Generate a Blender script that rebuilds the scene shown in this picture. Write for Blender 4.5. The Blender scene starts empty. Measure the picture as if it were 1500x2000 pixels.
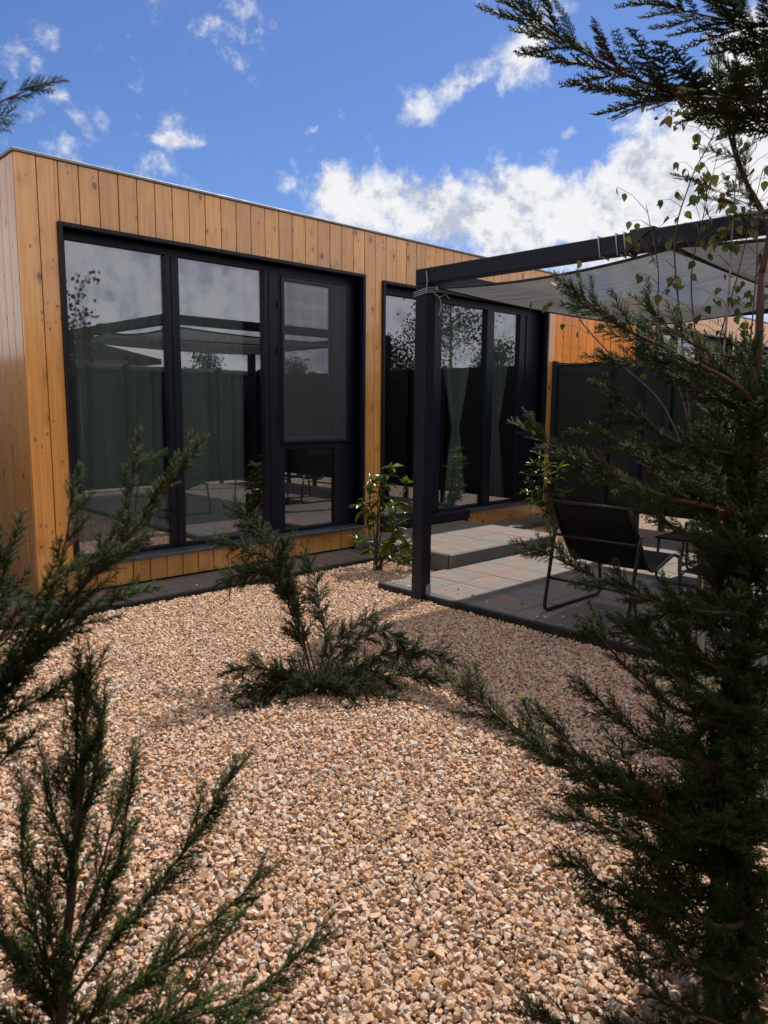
import bpy, bmesh, math, random
import numpy as np
from mathutils import Vector, Matrix, Quaternion
R = math.radians
scene = bpy.context.scene
COL = scene.collection

# ------------------------------------------------------------------ camera
CAM = Vector((-1.8407, -5.5165, 1.450))
YAW, PITCH, ROLL = -0.76749, -0.14124, 0.008775
FPX = 1446.69
FW = Vector((-math.sin(YAW) * math.cos(PITCH), math.cos(YAW) * math.cos(PITCH), math.sin(PITCH)))
R0 = Vector((math.cos(YAW), math.sin(YAW), 0)); U0 = R0.cross(FW)
RT = math.cos(ROLL) * R0 + math.sin(ROLL) * U0
UP = -math.sin(ROLL) * R0 + math.cos(ROLL) * U0
cd = bpy.data.cameras.new('camera'); cam = bpy.data.objects.new('camera', cd); COL.objects.link(cam)
m = Matrix((RT, UP, -FW)).transposed().to_4x4(); m.translation = CAM
cam.matrix_world = m
cd.sensor_fit = 'VERTICAL'; cd.sensor_height = 36; cd.lens = FPX / 2000 * 36
cd.clip_start = 0.05; cd.clip_end = 2000
cd.dof.use_dof = True; cd.dof.focus_distance = 4.6; cd.dof.aperture_fstop = 8.5
scene.camera = cam

# ------------------------------------------------------------------ light
SUN = Vector((0.60, 0.16, 1.0)).normalized()          # towards the sun
SUN_EL = math.asin(SUN.z); SUN_AZ = math.atan2(SUN.x, SUN.y)
ld = bpy.data.lights.new('sun', 'SUN'); ld.energy = 3.4; ld.angle = R(0.8); ld.color = (1.0, 0.94, 0.85)
sun = bpy.data.objects.new('sun', ld); COL.objects.link(sun)
sun.rotation_euler = SUN.to_track_quat('Z', 'Y').to_euler()

def N(nt, t, **kw):
    n = nt.nodes.new(t)
    for k, v in kw.items():
        if k.startswith('i_'):
            key = k[2:]
            key = int(key) if key.isdigit() else key.replace('_', ' ')
            n.inputs[key].default_value = v
        else: setattr(n, k, v)
    return n
def L(nt, a, b): nt.links.new(a, b)
def math_(nt, op, a, b=None, c=None, clamp=False):
    n = nt.nodes.new('ShaderNodeMath'); n.operation = op; n.use_clamp = clamp
    for i, x in enumerate((a, b, c)):
        if x is None: continue
        if isinstance(x, (int, float)): n.inputs[i].default_value = x
        else: nt.links.new(x, n.inputs[i])
    return n.outputs[0]
def vmath(nt, op, a, b=None):
    n = nt.nodes.new('ShaderNodeVectorMath'); n.operation = op
    for i, x in enumerate((a, b)):
        if x is None: continue
        if isinstance(x, (tuple, list, Vector)): n.inputs[i].default_value = tuple(x)
        elif isinstance(x, (int, float)): n.inputs['Scale' if op == 'SCALE' else i].default_value = x
        else: nt.links.new(x, n.inputs[i])
    return n.outputs['Value'] if op in ('DOT_PRODUCT', 'LENGTH', 'DISTANCE') else n.outputs[0]
def sstep(nt, x, a, b, lo=0.0, hi=1.0):
    n = nt.nodes.new('ShaderNodeMapRange'); n.interpolation_type = 'SMOOTHSTEP'
    n.inputs['From Min'].default_value = a; n.inputs['From Max'].default_value = b
    n.inputs['To Min'].default_value = lo; n.inputs['To Max'].default_value = hi
    nt.links.new(x, n.inputs['Value']); return n.outputs['Result']
def mixc(nt, f, a, b, mode='MIX'):
    n = nt.nodes.new('ShaderNodeMix'); n.data_type = 'RGBA'; n.blend_type = mode
    for s, x in ((n.inputs['Factor'], f), (n.inputs[6], a), (n.inputs[7], b)):
        if isinstance(x, (int, float)): s.default_value = x
        elif isinstance(x, (tuple, list)): s.default_value = tuple(x) + ((1,) if len(x) == 3 else ())
        else: nt.links.new(x, s)
    return n.outputs[2]

def at(px, py, d):
    """point of the place seen at photograph pixel (px, py), d metres ahead"""
    return CAM + (FW + RT * ((px - 750) / FPX) - UP * ((py - 1000) / FPX)) * d

# ------------------------------------------------------------------ sky
W = bpy.data.worlds.new('World'); scene.world = W; W.use_nodes = True
nt = W.node_tree; nt.nodes.clear()
out = N(nt, 'ShaderNodeOutputWorld'); bg = N(nt, 'ShaderNodeBackground'); bg.inputs['Strength'].default_value = 0.10
sky = N(nt, 'ShaderNodeTexSky'); sky.sky_type = 'NISHITA'; sky.sun_disc = False
sky.sun_elevation = SUN_EL; sky.sun_rotation = SUN_AZ; sky.altitude = 300; sky.air_density = 1.0; sky.dust_density = 0.4; sky.ozone_density = 3.0
tc = N(nt, 'ShaderNodeTexCoord'); D = tc.outputs['Generated']
sx = N(nt, 'ShaderNodeSeparateXYZ'); L(nt, D, sx.inputs[0])
dz = math_(nt, 'ADD', math_(nt, 'MAXIMUM', sx.outputs[2], 0.0), 0.16)
px_ = math_(nt, 'DIVIDE', sx.outputs[0], dz); py_ = math_(nt, 'DIVIDE', sx.outputs[1], dz)
cx = N(nt, 'ShaderNodeCombineXYZ'); L(nt, px_, cx.inputs[0]); L(nt, py_, cx.inputs[1])
def cloud_noise(vec, sc, det=9, rough=0.58, dist=0.25):
    n = N(nt, 'ShaderNodeTexNoise', noise_dimensions='3D'); n.inputs['Scale'].default_value = sc
    n.inputs['Detail'].default_value = det; n.inputs['Roughness'].default_value = rough; n.inputs['Distortion'].default_value = dist
    L(nt, vec, n.inputs['Vector']); return n.outputs['Fac']
n1 = cloud_noise(D, 11.0, 12, 0.62, 0.15)
n1b = cloud_noise(vmath(nt, 'ADD', D, tuple(SUN * 0.016)), 11.0, 12, 0.62, 0.15)
n2 = cloud_noise(cx.outputs[0], 1.1, 6, 0.55, 0.3)
n3 = cloud_noise(D, 34.0, 10, 0.60, 0.4)
n4 = cloud_noise(vmath(nt, 'MULTIPLY', D, (1, 1, 1.5)), 20.0, 10, 0.62, 0.1)
def dirpx(px, py): return (FW + RT * ((px - 750) / FPX) - UP * ((py - 1000) / FPX)).normalized()
blobs = [  # cloud banks by bearing: centre, half-lengths (radians), tilt, strength
    (700, 385, .075, .034, 0.12, .62), (850, 415, .11, .040, 0.05, .66), (1050, 405, .12, .050, -.05, .70), (1290, 370, .14, .055, -.12, .74),
    (1480, 300, .16, .07, -.5, .70), (1600, 420, .3, .08, 0, .66), (905, 158, .055, .020, -.45, .52), (1035, 75, .055, .022, -.9, .50),
    (330, 22, .075, .028, .35, .40), (110, 180, .050, .012, .85, .31), (310, 272, .04, .007, .05, .36), (240, 215, .04, .008, .5, .16), (460, 15, .045, .015, .2, .30),
    (1108, 262, .018, .010, -.4, .40), (620, 248, .02, .006, -.4, .26), (650, 455, .05, .02, .2, .42), (1480, 130, .09, .04, -.7, .60),
    (-1700, 520, .5, .22, 0, .7)]  # last bank is added out of view to whiten the end wall's reflection
acc = None
for (bx, by, a, b, tilt, s) in blobs:
    c = dirpx(bx, by)
    e1 = Vector((0, 0, 1)).cross(c).normalized() * -1; e2 = e1.cross(c) * -1
    if e2.z < 0: e2 = -e2
    f1 = e1 * math.cos(tilt) - e2 * math.sin(tilt); f2 = e1 * math.sin(tilt) + e2 * math.cos(tilt)
    v = vmath(nt, 'SUBTRACT', D, tuple(c))
    q1 = vmath(nt, 'DOT_PRODUCT', v, tuple(f1 / a)); q2 = vmath(nt, 'DOT_PRODUCT', v, tuple(f2 / b))
    q = math_(nt, 'ADD', math_(nt, 'MULTIPLY', q1, q1), math_(nt, 'MULTIPLY', q2, q2))
    g = math_(nt, 'MULTIPLY', math_(nt, 'POWER', 2.71828, math_(nt, 'MULTIPLY', q, -0.7)), s)
    acc = g if acc is None else math_(nt, 'MAXIMUM', acc, g)
# broken overcast over the rest of the sky, behind the viewer (it shows mirrored in the glazing)
cover = sstep(nt, vmath(nt, 'DOT_PRODUCT', D, tuple(Vector((0.35, 0.94, 0)).normalized())), 0.40, -0.05, 0.0, 0.95)
over = math_(nt, 'ADD', cover, math_(nt, 'MULTIPLY', math_(nt, 'SUBTRACT', n2, 0.5), math_(nt, 'MULTIPLY', cover, 0.7)))
acc = math_(nt, 'MAXIMUM', acc, over)
dens = math_(nt, 'ADD', acc, math_(nt, 'MULTIPLY', math_(nt, 'SUBTRACT', n1, 0.5), 1.5))
dens = math_(nt, 'ADD', dens, math_(nt, 'MULTIPLY', math_(nt, 'SUBTRACT', n3, 0.5), 0.55))
alpha = sstep(nt, dens, 0.18, 0.52)
thick = sstep(nt, dens, 0.45, 0.95)
lit = math_(nt, 'MULTIPLY', math_(nt, 'SUBTRACT', n1, n1b), 3.2)
bright = math_(nt, 'ADD', math_(nt, 'SUBTRACT', 0.93, math_(nt, 'MULTIPLY', thick, 0.06)), lit)
bright = math_(nt, 'ADD', bright, math_(nt, 'MULTIPLY', math_(nt, 'SUBTRACT', n4, 0.5), math_(nt, 'SUBTRACT', 2.4, math_(nt, 'MULTIPLY', cover, 1.8))))
ccol = mixc(nt, sstep(nt, bright, 0.40, 1.05), (0.50, 0.54, 0.66), (0.90, 0.90, 0.92))
ccol = vmath(nt, 'SCALE', ccol, 8.0)
skyc = mixc(nt, 1.0, sky.outputs[0], (0.57, 0.68, 0.93), 'MULTIPLY')
colr = mixc(nt, alpha, skyc, ccol)
L(nt, colr, bg.inputs['Color']); L(nt, bg.outputs[0], out.inputs[0])

scene.view_settings.view_transform = 'Standard'; scene.view_settings.look = 'None'
scene.view_settings.exposure = 0.34; scene.view_settings.gamma = 1.0; scene.view_settings.use_curve_mapping = False
scene.render.engine = 'CYCLES'; scene.cycles.use_denoising = True
scene.cycles.max_bounces = 8; scene.cycles.transparent_max_bounces = 12; scene.cycles.diffuse_bounces = 3; scene.cycles.glossy_bounces = 4
scene.cycles.caustics_reflective = False; scene.cycles.caustics_refractive = False

# ------------------------------------------------------------------ materials
def mat(name):
    m = bpy.data.materials.new(name); m.use_nodes = True
    nt = m.node_tree; return m, nt, nt.nodes['Principled BSDF'], nt.nodes['Material Output']
def simple(name, col, rough=0.6, metal=0.0, var=0.12, sc=30.0, bump=0.0, coat=0.0, spec=0.5):
    m, nt, p, o = mat(name)
    t = N(nt, 'ShaderNodeTexCoord'); n = N(nt, 'ShaderNodeTexNoise'); n.inputs['Scale'].default_value = sc; n.inputs['Detail'].default_value = 6
    L(nt, t.outputs['Object'], n.inputs['Vector'])
    lo = tuple(c * (1 - var * 1.6) for c in col); hi = tuple(min(1, c * (1 + var * 1.6)) for c in col)
    L(nt, mixc(nt, n.outputs['Fac'], lo, hi), p.inputs['Base Color'])
    L(nt, sstep(nt, n.outputs['Fac'], 0.2, 0.8, max(0.02, rough - 0.08), min(1, rough + 0.08)), p.inputs['Roughness'])
    p.inputs['Metallic'].default_value = metal; p.inputs['Coat Weight'].default_value = coat; p.inputs['Specular IOR Level'].default_value = spec
    if bump:
        b = N(nt, 'ShaderNodeBump'); b.inputs['Strength'].default_value = bump; b.inputs['Distance'].default_value = 0.002
        L(nt, n.outputs['Fac'], b.inputs['Height']); L(nt, b.outputs[0], p.inputs['Normal'])
    return m

def wood_material(name, c_lo, c_hi, axis='X'):
    m, nt, p, o = mat(name)
    t = N(nt, 'ShaderNodeTexCoord'); oi = N(nt, 'ShaderNodeObjectInfo')
    rv = N(nt, 'ShaderNodeCombineXYZ')
    for i, k in enumerate((31.7, 17.3, 53.1)): L(nt, math_(nt, 'MULTIPLY', oi.outputs['Random'], k), rv.inputs[i])
    co = vmath(nt, 'ADD', t.outputs['Object'], rv.outputs[0])
    # grain
    g = N(nt, 'ShaderNodeTexNoise'); g.inputs['Scale'].default_value = 1.0; g.inputs['Detail'].default_value = 5; g.inputs['Roughness'].default_value = .6; g.inputs['Distortion'].default_value = .6
    L(nt, vmath(nt, 'MULTIPLY', co, (70, 70, 2.2)), g.inputs['Vector'])
    g2 = N(nt, 'ShaderNodeTexNoise'); g2.inputs['Scale'].default_value = 1.0; g2.inputs['Detail'].default_value = 3
    L(nt, vmath(nt, 'MULTIPLY', co, (14, 14, 1.1)), g2.inputs['Vector'])
    # knots
    wob = N(nt, 'ShaderNodeTexNoise'); wob.inputs['Scale'].default_value = 25; L(nt, co, wob.inputs['Vector'])
    kc = vmath(nt, 'ADD', vmath(nt, 'MULTIPLY', co, (9.0, 9.0, 6.2)), vmath(nt, 'SCALE', wob.outputs['Color'], 0.22))
    v = N(nt, 'ShaderNodeTexVoronoi'); v.inputs['Scale'].default_value = 1.0; L(nt, kc, v.inputs['Vector'])
    sp = N(nt, 'ShaderNodeSeparateColor'); L(nt, v.outputs['Color'], sp.inputs[0])
    gate = sstep(nt, sp.outputs[0], 0.36, 0.40)
    size = math_(nt, 'ADD', 0.35, sp.outputs[1])
    dist = math_(nt, 'DIVIDE', v.outputs['Distance'], size)
    knot = math_(nt, 'MULTIPLY', sstep(nt, dist, 0.17, 0.11), gate)
    halo = math_(nt, 'MULTIPLY', sstep(nt, dist, 0.55, 0.10), gate)
    c = mixc(nt, sstep(nt, g.outputs['Fac'], .3, .72), c_hi, c_lo)
    c = mixc(nt, math_(nt, 'MULTIPLY', sstep(nt, g2.outputs['Fac'], .45, .75), .35), c, tuple(x * .62 for x in c_lo))
    val = math_(nt, 'ADD', 0.84, math_(nt, 'MULTIPLY', oi.outputs['Random'], 0.32))
    c = vmath(nt, 'SCALE', c, 1.0); nt.nodes[-1].inputs['Scale'].default_value = 1.0; L(nt, val, c.node.inputs['Scale'])
    c = mixc(nt, math_(nt, 'MULTIPLY', halo, .36), c, (c_lo[0] * .55, c_lo[1] * .42, c_lo[2] * .3))
    v2 = N(nt, 'ShaderNodeTexVoronoi'); v2.inputs['Scale'].default_value = 1.0; L(nt, vmath(nt, 'MULTIPLY', co, (22.0, 22.0, 13.0)), v2.inputs['Vector'])
    sp2 = N(nt, 'ShaderNodeSeparateColor'); L(nt, v2.outputs['Color'], sp2.inputs[0])
    pin = math_(nt, 'MULTIPLY', sstep(nt, math_(nt, 'DIVIDE', v2.outputs['Distance'], math_(nt, 'ADD', .5, sp2.outputs[1])), .20, .12), sstep(nt, sp2.outputs[0], .68, .72))
    knot = math_(nt, 'MAXIMUM', knot, math_(nt, 'MULTIPLY', pin, .7))
    c = mixc(nt, math_(nt, 'MULTIPLY', knot, .90), c, (.13, .045, .015))
    L(nt, c, p.inputs['Base Color'])
    p.inputs['Roughness'].default_value = .5
    p.inputs['Coat Weight'].default_value = 1.0; p.inputs['Coat Roughness'].default_value = .16; p.inputs['Coat IOR'].default_value = 1.75
    b = N(nt, 'ShaderNodeBump'); b.inputs['Strength'].default_value = .25; b.inputs['Distance'].default_value = .0015
    L(nt, math_(nt, 'SUBTRACT', g.outputs['Fac'], math_(nt, 'MULTIPLY', knot, .4)), b.inputs['Height']); L(nt, b.outputs[0], p.inputs['Normal'])
    L(nt, b.outputs[0], p.inputs['Coat Normal'])
    return m

M = {}
M['wood'] = wood_material('stained_spruce', (.74, .298, .060), (.90, .438, .112))
M['black'] = simple('anthracite_frame', (.0072, .0082, .0195), .42, 0, .1, 40, 0.05, spec=.35)
M['beam'] = simple('anthracite_timber', (.0068, .0076, .0165), .5, 0, .25, 12, 0.25, spec=.35)
M['sill'] = simple('grey_aluminium_sill', (.11, .115, .14), .35, .4, .08, 20)
M['flash'] = simple('zinc_flashing', (.30, .30, .30), .55, .5, .05, 15)
M['core'] = simple('dark_membrane', (.02, .016, .012), .9)
M['room'] = simple('interior_plaster', (.20, .19, .18), .9, 0, .05, 3)
M['roomfloor'] = simple('interior_floor', (.13, .10, .08), .6, 0, .2, 3)
M['gasket'] = simple('rubber_edging', (.012, .012, .013), .6)
M['galv'] = simple('galvanised_steel', (.36, .37, .38), .45, .8, .15, 25)
M['rope'] = simple('grey_rope', (.42, .42, .42), .8, 0, .2, 200)
M['tube'] = simple('black_steel_tube', (.010, .010, .011), .35)
M['fence'] = simple('shade_cloth', (.019, .020, .019), .85, 0, .35, 5, .2)
M['post'] = simple('fence_post_paint', (.012, .012, .016), .5)
M['tabletop'] = simple('pale_table_top', (.42, .43, .44), .4)
M['bark'] = simple('conifer_bark', (.11, .055, .035), .85, 0, .35, 60, .5)
M['birchbark'] = simple('birch_bark', (.30, .25, .21), .75, 0, .4, 40, .3)
M['twig'] = simple('brown_twig', (.085, .05, .034), .8, 0, .3, 60)
M['shrubstem'] = simple('shrub_stem', (.07, .05, .03), .8, 0, .3, 60)
M['roof'] = simple('dark_roof', (.05, .045, .042), .8, 0, .3, 4)
M['render'] = simple('pale_render', (.42, .40, .37), .9, 0, .05, 2)

def glass_mat():
    m, nt, p, o = mat('glazing'); nt.nodes.remove(p)
    lw = N(nt, 'ShaderNodeLayerWeight'); lw.inputs['Blend'].default_value = .5
    f = math_(nt, 'ADD', .22, math_(nt, 'MULTIPLY', math_(nt, 'POWER', lw.outputs['Facing'], 5.0), .85))
    tr = N(nt, 'ShaderNodeBsdfTransparent'); tr.inputs[0].default_value = (.80, .85, .84, 1)
    gl = N(nt, 'ShaderNodeBsdfGlossy'); gl.inputs['Roughness'].default_value = .004; gl.inputs[0].default_value = (.93, .90, .98, 1)
    t = N(nt, 'ShaderNodeTexCoord'); n = N(nt, 'ShaderNodeTexNoise'); n.inputs['Scale'].default_value = 1.3; n.inputs['Detail'].default_value = 0
    L(nt, t.outputs['Object'], n.inputs['Vector'])
    b = N(nt, 'ShaderNodeBump'); b.inputs['Strength'].default_value = .05; b.inputs['Distance'].default_value = .004
    L(nt, n.outputs['Fac'], b.inputs['Height']); L(nt, b.outputs[0], gl.inputs['Normal'])
    mx = N(nt, 'ShaderNodeMixShader'); L(nt, f, mx.inputs[0]); L(nt, tr.outputs[0], mx.inputs[1]); L(nt, gl.outputs[0], mx.inputs[2])
    L(nt, mx.outputs[0], o.inputs[0]); return m
M['glass'] = glass_mat()
def screen_mat():
    m, nt, p, o = mat('insect_screen')
    t = N(nt, 'ShaderNodeTexCoord'); sp = N(nt, 'ShaderNodeSeparateXYZ'); L(nt, t.outputs['Object'], sp.inputs[0])
    k = 700 * math.pi
    a = math_(nt, 'ABSOLUTE', math_(nt, 'SINE', math_(nt, 'MULTIPLY', sp.outputs[0], k / 2))); b = math_(nt, 'ABSOLUTE', math_(nt, 'SINE', math_(nt, 'MULTIPLY', sp.outputs[2], k / 2)))
    hole = math_(nt, 'MULTIPLY', sstep(nt, a, .22, .4), sstep(nt, b, .22, .4))
    p.inputs['Base Color'].default_value = (.13, .13, .14, 1); p.inputs['Roughness'].default_value = .5
    tr = N(nt, 'ShaderNodeBsdfTransparent'); mx = N(nt, 'ShaderNodeMixShader'); L(nt, hole, mx.inputs[0]); L(nt, p.outputs[0], mx.inputs[1]); L(nt, tr.outputs[0], mx.inputs[2])
    L(nt, mx.outputs[0], o.inputs[0]); return m
M['screen'] = screen_mat()
def curtain_mat():
    m, nt, p, o = mat('green_curtain')
    t = N(nt, 'ShaderNodeTexCoord'); n = N(nt, 'ShaderNodeTexNoise'); n.inputs['Scale'].default_value = 90; L(nt, t.outputs['Object'], n.inputs['Vector'])
    L(nt, mixc(nt, n.outputs['Fac'], (.27, .31, .285), (.38, .43, .395)), p.inputs['Base Color']); p.inputs['Roughness'].default_value = .9
    p.inputs['Sheen Weight'].default_value = .3
    return m
M['curtain'] = curtain_mat()
def tile_mat():
    m, nt, p, o = mat('colour_mix_concrete')
    t = N(nt, 'ShaderNodeTexCoord'); oi = N(nt, 'ShaderNodeObjectInfo'); rv = N(nt, 'ShaderNodeCombineXYZ')
    for i, k in enumerate((41.7, 27.3, 63.1)): L(nt, math_(nt, 'MULTIPLY', oi.outputs['Random'], k), rv.inputs[i])
    co = vmath(nt, 'ADD', t.outputs['Object'], rv.outputs[0])
    s = N(nt, 'ShaderNodeTexNoise'); s.inputs['Scale'].default_value = 1; s.inputs['Detail'].default_value = 4; s.inputs['Distortion'].default_value = .4
    L(nt, vmath(nt, 'MULTIPLY', co, (20, 2.2, 20)), s.inputs['Vector'])
    f = N(nt, 'ShaderNodeTexNoise'); f.inputs['Scale'].default_value = 160; f.inputs['Detail'].default_value = 4; L(nt, co, f.inputs['Vector'])
    r = N(nt, 'ShaderNodeValToRGB'); e = r.color_ramp.elements
    e[0].position = .34; e[0].color = (.14, .14, .142, 1); e[1].position = .68; e[1].color = (.33, .26, .205, 1)
    for pos, c in ((.45, (.15, .16, .152, 1)), (.52, (.25, .155, .108, 1)), (.60, (.265, .155, .10, 1)), (.66, (.20, .168, .148, 1))):
        x = e.new(pos); x.color = c
    L(nt, s.outputs['Fac'], r.inputs[0])
    big = N(nt, 'ShaderNodeTexNoise'); big.inputs['Scale'].default_value = 2.2; L(nt, co, big.inputs['Vector'])
    c = mixc(nt, sstep(nt, big.outputs['Fac'], .42, .7, 0, .6), r.outputs[0], (.15, .148, .147))
    c = mixc(nt, .5, c, mixc(nt, f.outputs['Fac'], (.55, .55, .55), (1.4, 1.4, 1.4)), 'MULTIPLY')
    L(nt, c, p.inputs['Base Color']); p.inputs['Roughness'].default_value = .62
    b = N(nt, 'ShaderNodeBump'); b.inputs['Strength'].default_value = .3; b.inputs['Distance'].default_value = .002; L(nt, f.outputs['Fac'], b.inputs['Height']); L(nt, b.outputs[0], p.inputs['Normal'])
    return m
M['tile'] = tile_mat()
M['concrete'] = simple('grey_concrete_edge', (.14, .14, .135), .8, 0, .18, 60, .3)
def sail_mat(name, col, tw, hole):
    m, nt, p, o = mat(name)
    t = N(nt, 'ShaderNodeTexCoord'); n = N(nt, 'ShaderNodeTexNoise'); n.inputs['Scale'].default_value = 1; n.inputs['Detail'].default_value = 5
    L(nt, vmath(nt, 'MULTIPLY', t.outputs['Object'], (60, 1.6, 4)), n.inputs['Vector'])
    c = mixc(nt, sstep(nt, n.outputs['Fac'], .3, .7), tuple(x * .72 for x in col), tuple(x * 1.2 for x in col))
    d = N(nt, 'ShaderNodeBsdfDiffuse'); tr = N(nt, 'ShaderNodeBsdfTranslucent'); L(nt, c, d.inputs[0]); L(nt, c, tr.inputs[0])
    mx = N(nt, 'ShaderNodeMixShader'); mx.inputs[0].default_value = tw; L(nt, d.outputs[0], mx.inputs[1]); L(nt, tr.outputs[0], mx.inputs[2])
    tp = N(nt, 'ShaderNodeBsdfTransparent'); m2 = N(nt, 'ShaderNodeMixShader'); m2.inputs[0].default_value = hole
    L(nt, mx.outputs[0], m2.inputs[1]); L(nt, tp.outputs[0], m2.inputs[2]); nt.nodes.remove(p); L(nt, m2.outputs[0], o.inputs[0]); return m
M['sail'] = sail_mat('woven_grey_sail', (.145, .143, .143), .45, .08)
M['saildark'] = sail_mat('woven_dark_sail', (.10, .098, .095), .4, .05)
M['sling'] = simple('black_sling_fabric', (.006, .006, .0065), .75, 0, .2, 300, .3, spec=.2)
def foliage_mat(name, lo, hi, rough=.55, trans=.25):
    m, nt, p, o = mat(name)
    a = N(nt, 'ShaderNodeAttribute'); a.attribute_name = 'tip'; r = N(nt, 'ShaderNodeAttribute'); r.attribute_name = 'rnd'
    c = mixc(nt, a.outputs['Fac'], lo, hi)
    hs = N(nt, 'ShaderNodeHueSaturation'); L(nt, c, hs.inputs['Color'])
    L(nt, math_(nt, 'ADD', .455, math_(nt, 'MULTIPLY', r.outputs['Fac'], .075)), hs.inputs['Hue'])
    L(nt, math_(nt, 'ADD', .6, math_(nt, 'MULTIPLY', r.outputs['Fac'], .8)), hs.inputs['Value'])
    dead = mixc(nt, sstep(nt, r.outputs['Fac'], .955, .965), hs.outputs[0], (.10, .055, .022)); hs = dead.node; hs_out = dead
    L(nt, dead, p.inputs['Base Color']); p.inputs['Roughness'].default_value = rough; p.inputs['Specular IOR Level'].default_value = .22
    tl = N(nt, 'ShaderNodeBsdfTranslucent'); L(nt, hs_out, tl.inputs[0])
    mx = N(nt, 'ShaderNodeMixShader'); mx.inputs[0].default_value = trans; L(nt, p.outputs[0], mx.inputs[1]); L(nt, tl.outputs[0], mx.inputs[2])
    L(nt, mx.outputs[0], o.inputs[0]); return m
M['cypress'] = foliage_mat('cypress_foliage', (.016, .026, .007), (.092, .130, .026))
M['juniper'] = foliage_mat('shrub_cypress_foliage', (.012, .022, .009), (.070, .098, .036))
def leaf_mat(name, cols, rough, trans, spec=.5):
    m, nt, p, o = mat(name); oi = N(nt, 'ShaderNodeObjectInfo')
    r = N(nt, 'ShaderNodeValToRGB'); e = r.color_ramp.elements
    e[0].color = cols[0] + (1,); e[1].color = cols[-1] + (1,)
    for i, c in enumerate(cols[1:-1]): x = e.new((i + 1) / (len(cols) - 1)); x.color = c + (1,)
    L(nt, oi.outputs['Random'], r.inputs[0])
    t = N(nt, 'ShaderNodeTexCoord'); n = N(nt, 'ShaderNodeTexNoise'); n.inputs['Scale'].default_value = 60; L(nt, t.outputs['Object'], n.inputs['Vector'])
    c = mixc(nt, .35, r.outputs[0], mixc(nt, n.outputs['Fac'], (.4, .4, .4), (1.5, 1.5, 1.5)), 'MULTIPLY')
    L(nt, c, p.inputs['Base Color']); p.inputs['Roughness'].default_value = rough; p.inputs['Specular IOR Level'].default_value = spec
    tl = N(nt, 'ShaderNodeBsdfTranslucent'); L(nt, c, tl.inputs[0]); mx = N(nt, 'ShaderNodeMixShader'); mx.inputs[0].default_value = trans
    L(nt, p.outputs[0], mx.inputs[1]); L(nt, tl.outputs[0], mx.inputs[2]); L(nt, mx.outputs[0], o.inputs[0]); return m
M['birchleaf'] = leaf_mat('birch_leaf', [(.05, .085, .018), (.08, .11, .02), (.10, .12, .02), (.13, .13, .02), (.12, .05, .02)], .5, .4)
M['laurelleaf'] = leaf_mat('laurel_leaf', [(.04, .075, .012), (.09, .135, .018), (.15, .19, .022), (.22, .23, .025)], .28, .5, .6)
M['farleaf'] = leaf_mat('far_leaf', [(.03, .05, .015), (.05, .08, .02)], .6, .3)
def ground_mat():
    m, nt, p, o = mat('gravel_bed')
    t = N(nt, 'ShaderNodeTexCoord'); v = N(nt, 'ShaderNodeTexVoronoi'); v.inputs['Scale'].default_value = 55; L(nt, t.outputs['Object'], v.inputs['Vector'])
    sp = N(nt, 'ShaderNodeSeparateColor'); L(nt, v.outputs['Color'], sp.inputs[0])
    c = mixc(nt, sp.outputs[0], (.28, .19, .13), (.50, .36, .265)); c = mixc(nt, sstep(nt, v.outputs['Distance'], .3, .7), c, (.14, .10, .07))
    L(nt, c, p.inputs['Base Color']); p.inputs['Roughness'].default_value = .95; return m
M['ground'] = ground_mat()
def stone_mat():
    m, nt, p, o = mat('gravel_stone')
    a = N(nt, 'ShaderNodeAttribute'); a.attribute_type = 'INSTANCER'; a.attribute_name = 'srnd'
    r = N(nt, 'ShaderNodeValToRGB'); e = r.color_ramp.elements; e[0].color = (.25, .15, .095, 1); e[1].color = (.72, .64, .56, 1)
    for pos, c in ((.06, (.45, .27, .165)), (.14, (.64, .405, .27)), (.32, (.72, .48, .335)), (.48, (.62, .415, .30)), (.60, (.75, .545, .405)), (.72, (.56, .46, .40)), (.79, (.66, .39, .18)), (.85, (.56, .31, .16)), (.91, (.47, .41, .375)), (.95, (.72, .62, .52))):
        x = e.new(pos); x.color = c + (1,)
    L(nt, a.outputs['Fac'], r.inputs[0])
    t = N(nt, 'ShaderNodeTexCoord'); n = N(nt, 'ShaderNodeTexNoise'); n.inputs['Scale'].default_value = 2.2; n.inputs['Detail'].default_value = 5; L(nt, t.outputs['Object'], n.inputs['Vector'])
    c = mixc(nt, .55, r.outputs[0], mixc(nt, n.outputs['Fac'], (.45, .43, .38), (1.44, 1.45, 1.42)), 'MULTIPLY')
    L(nt, c, p.inputs['Base Color']); p.inputs['Roughness'].default_value = .8; p.inputs['Specular IOR Level'].default_value = .3
    return m
M['stone'] = stone_mat()

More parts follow.
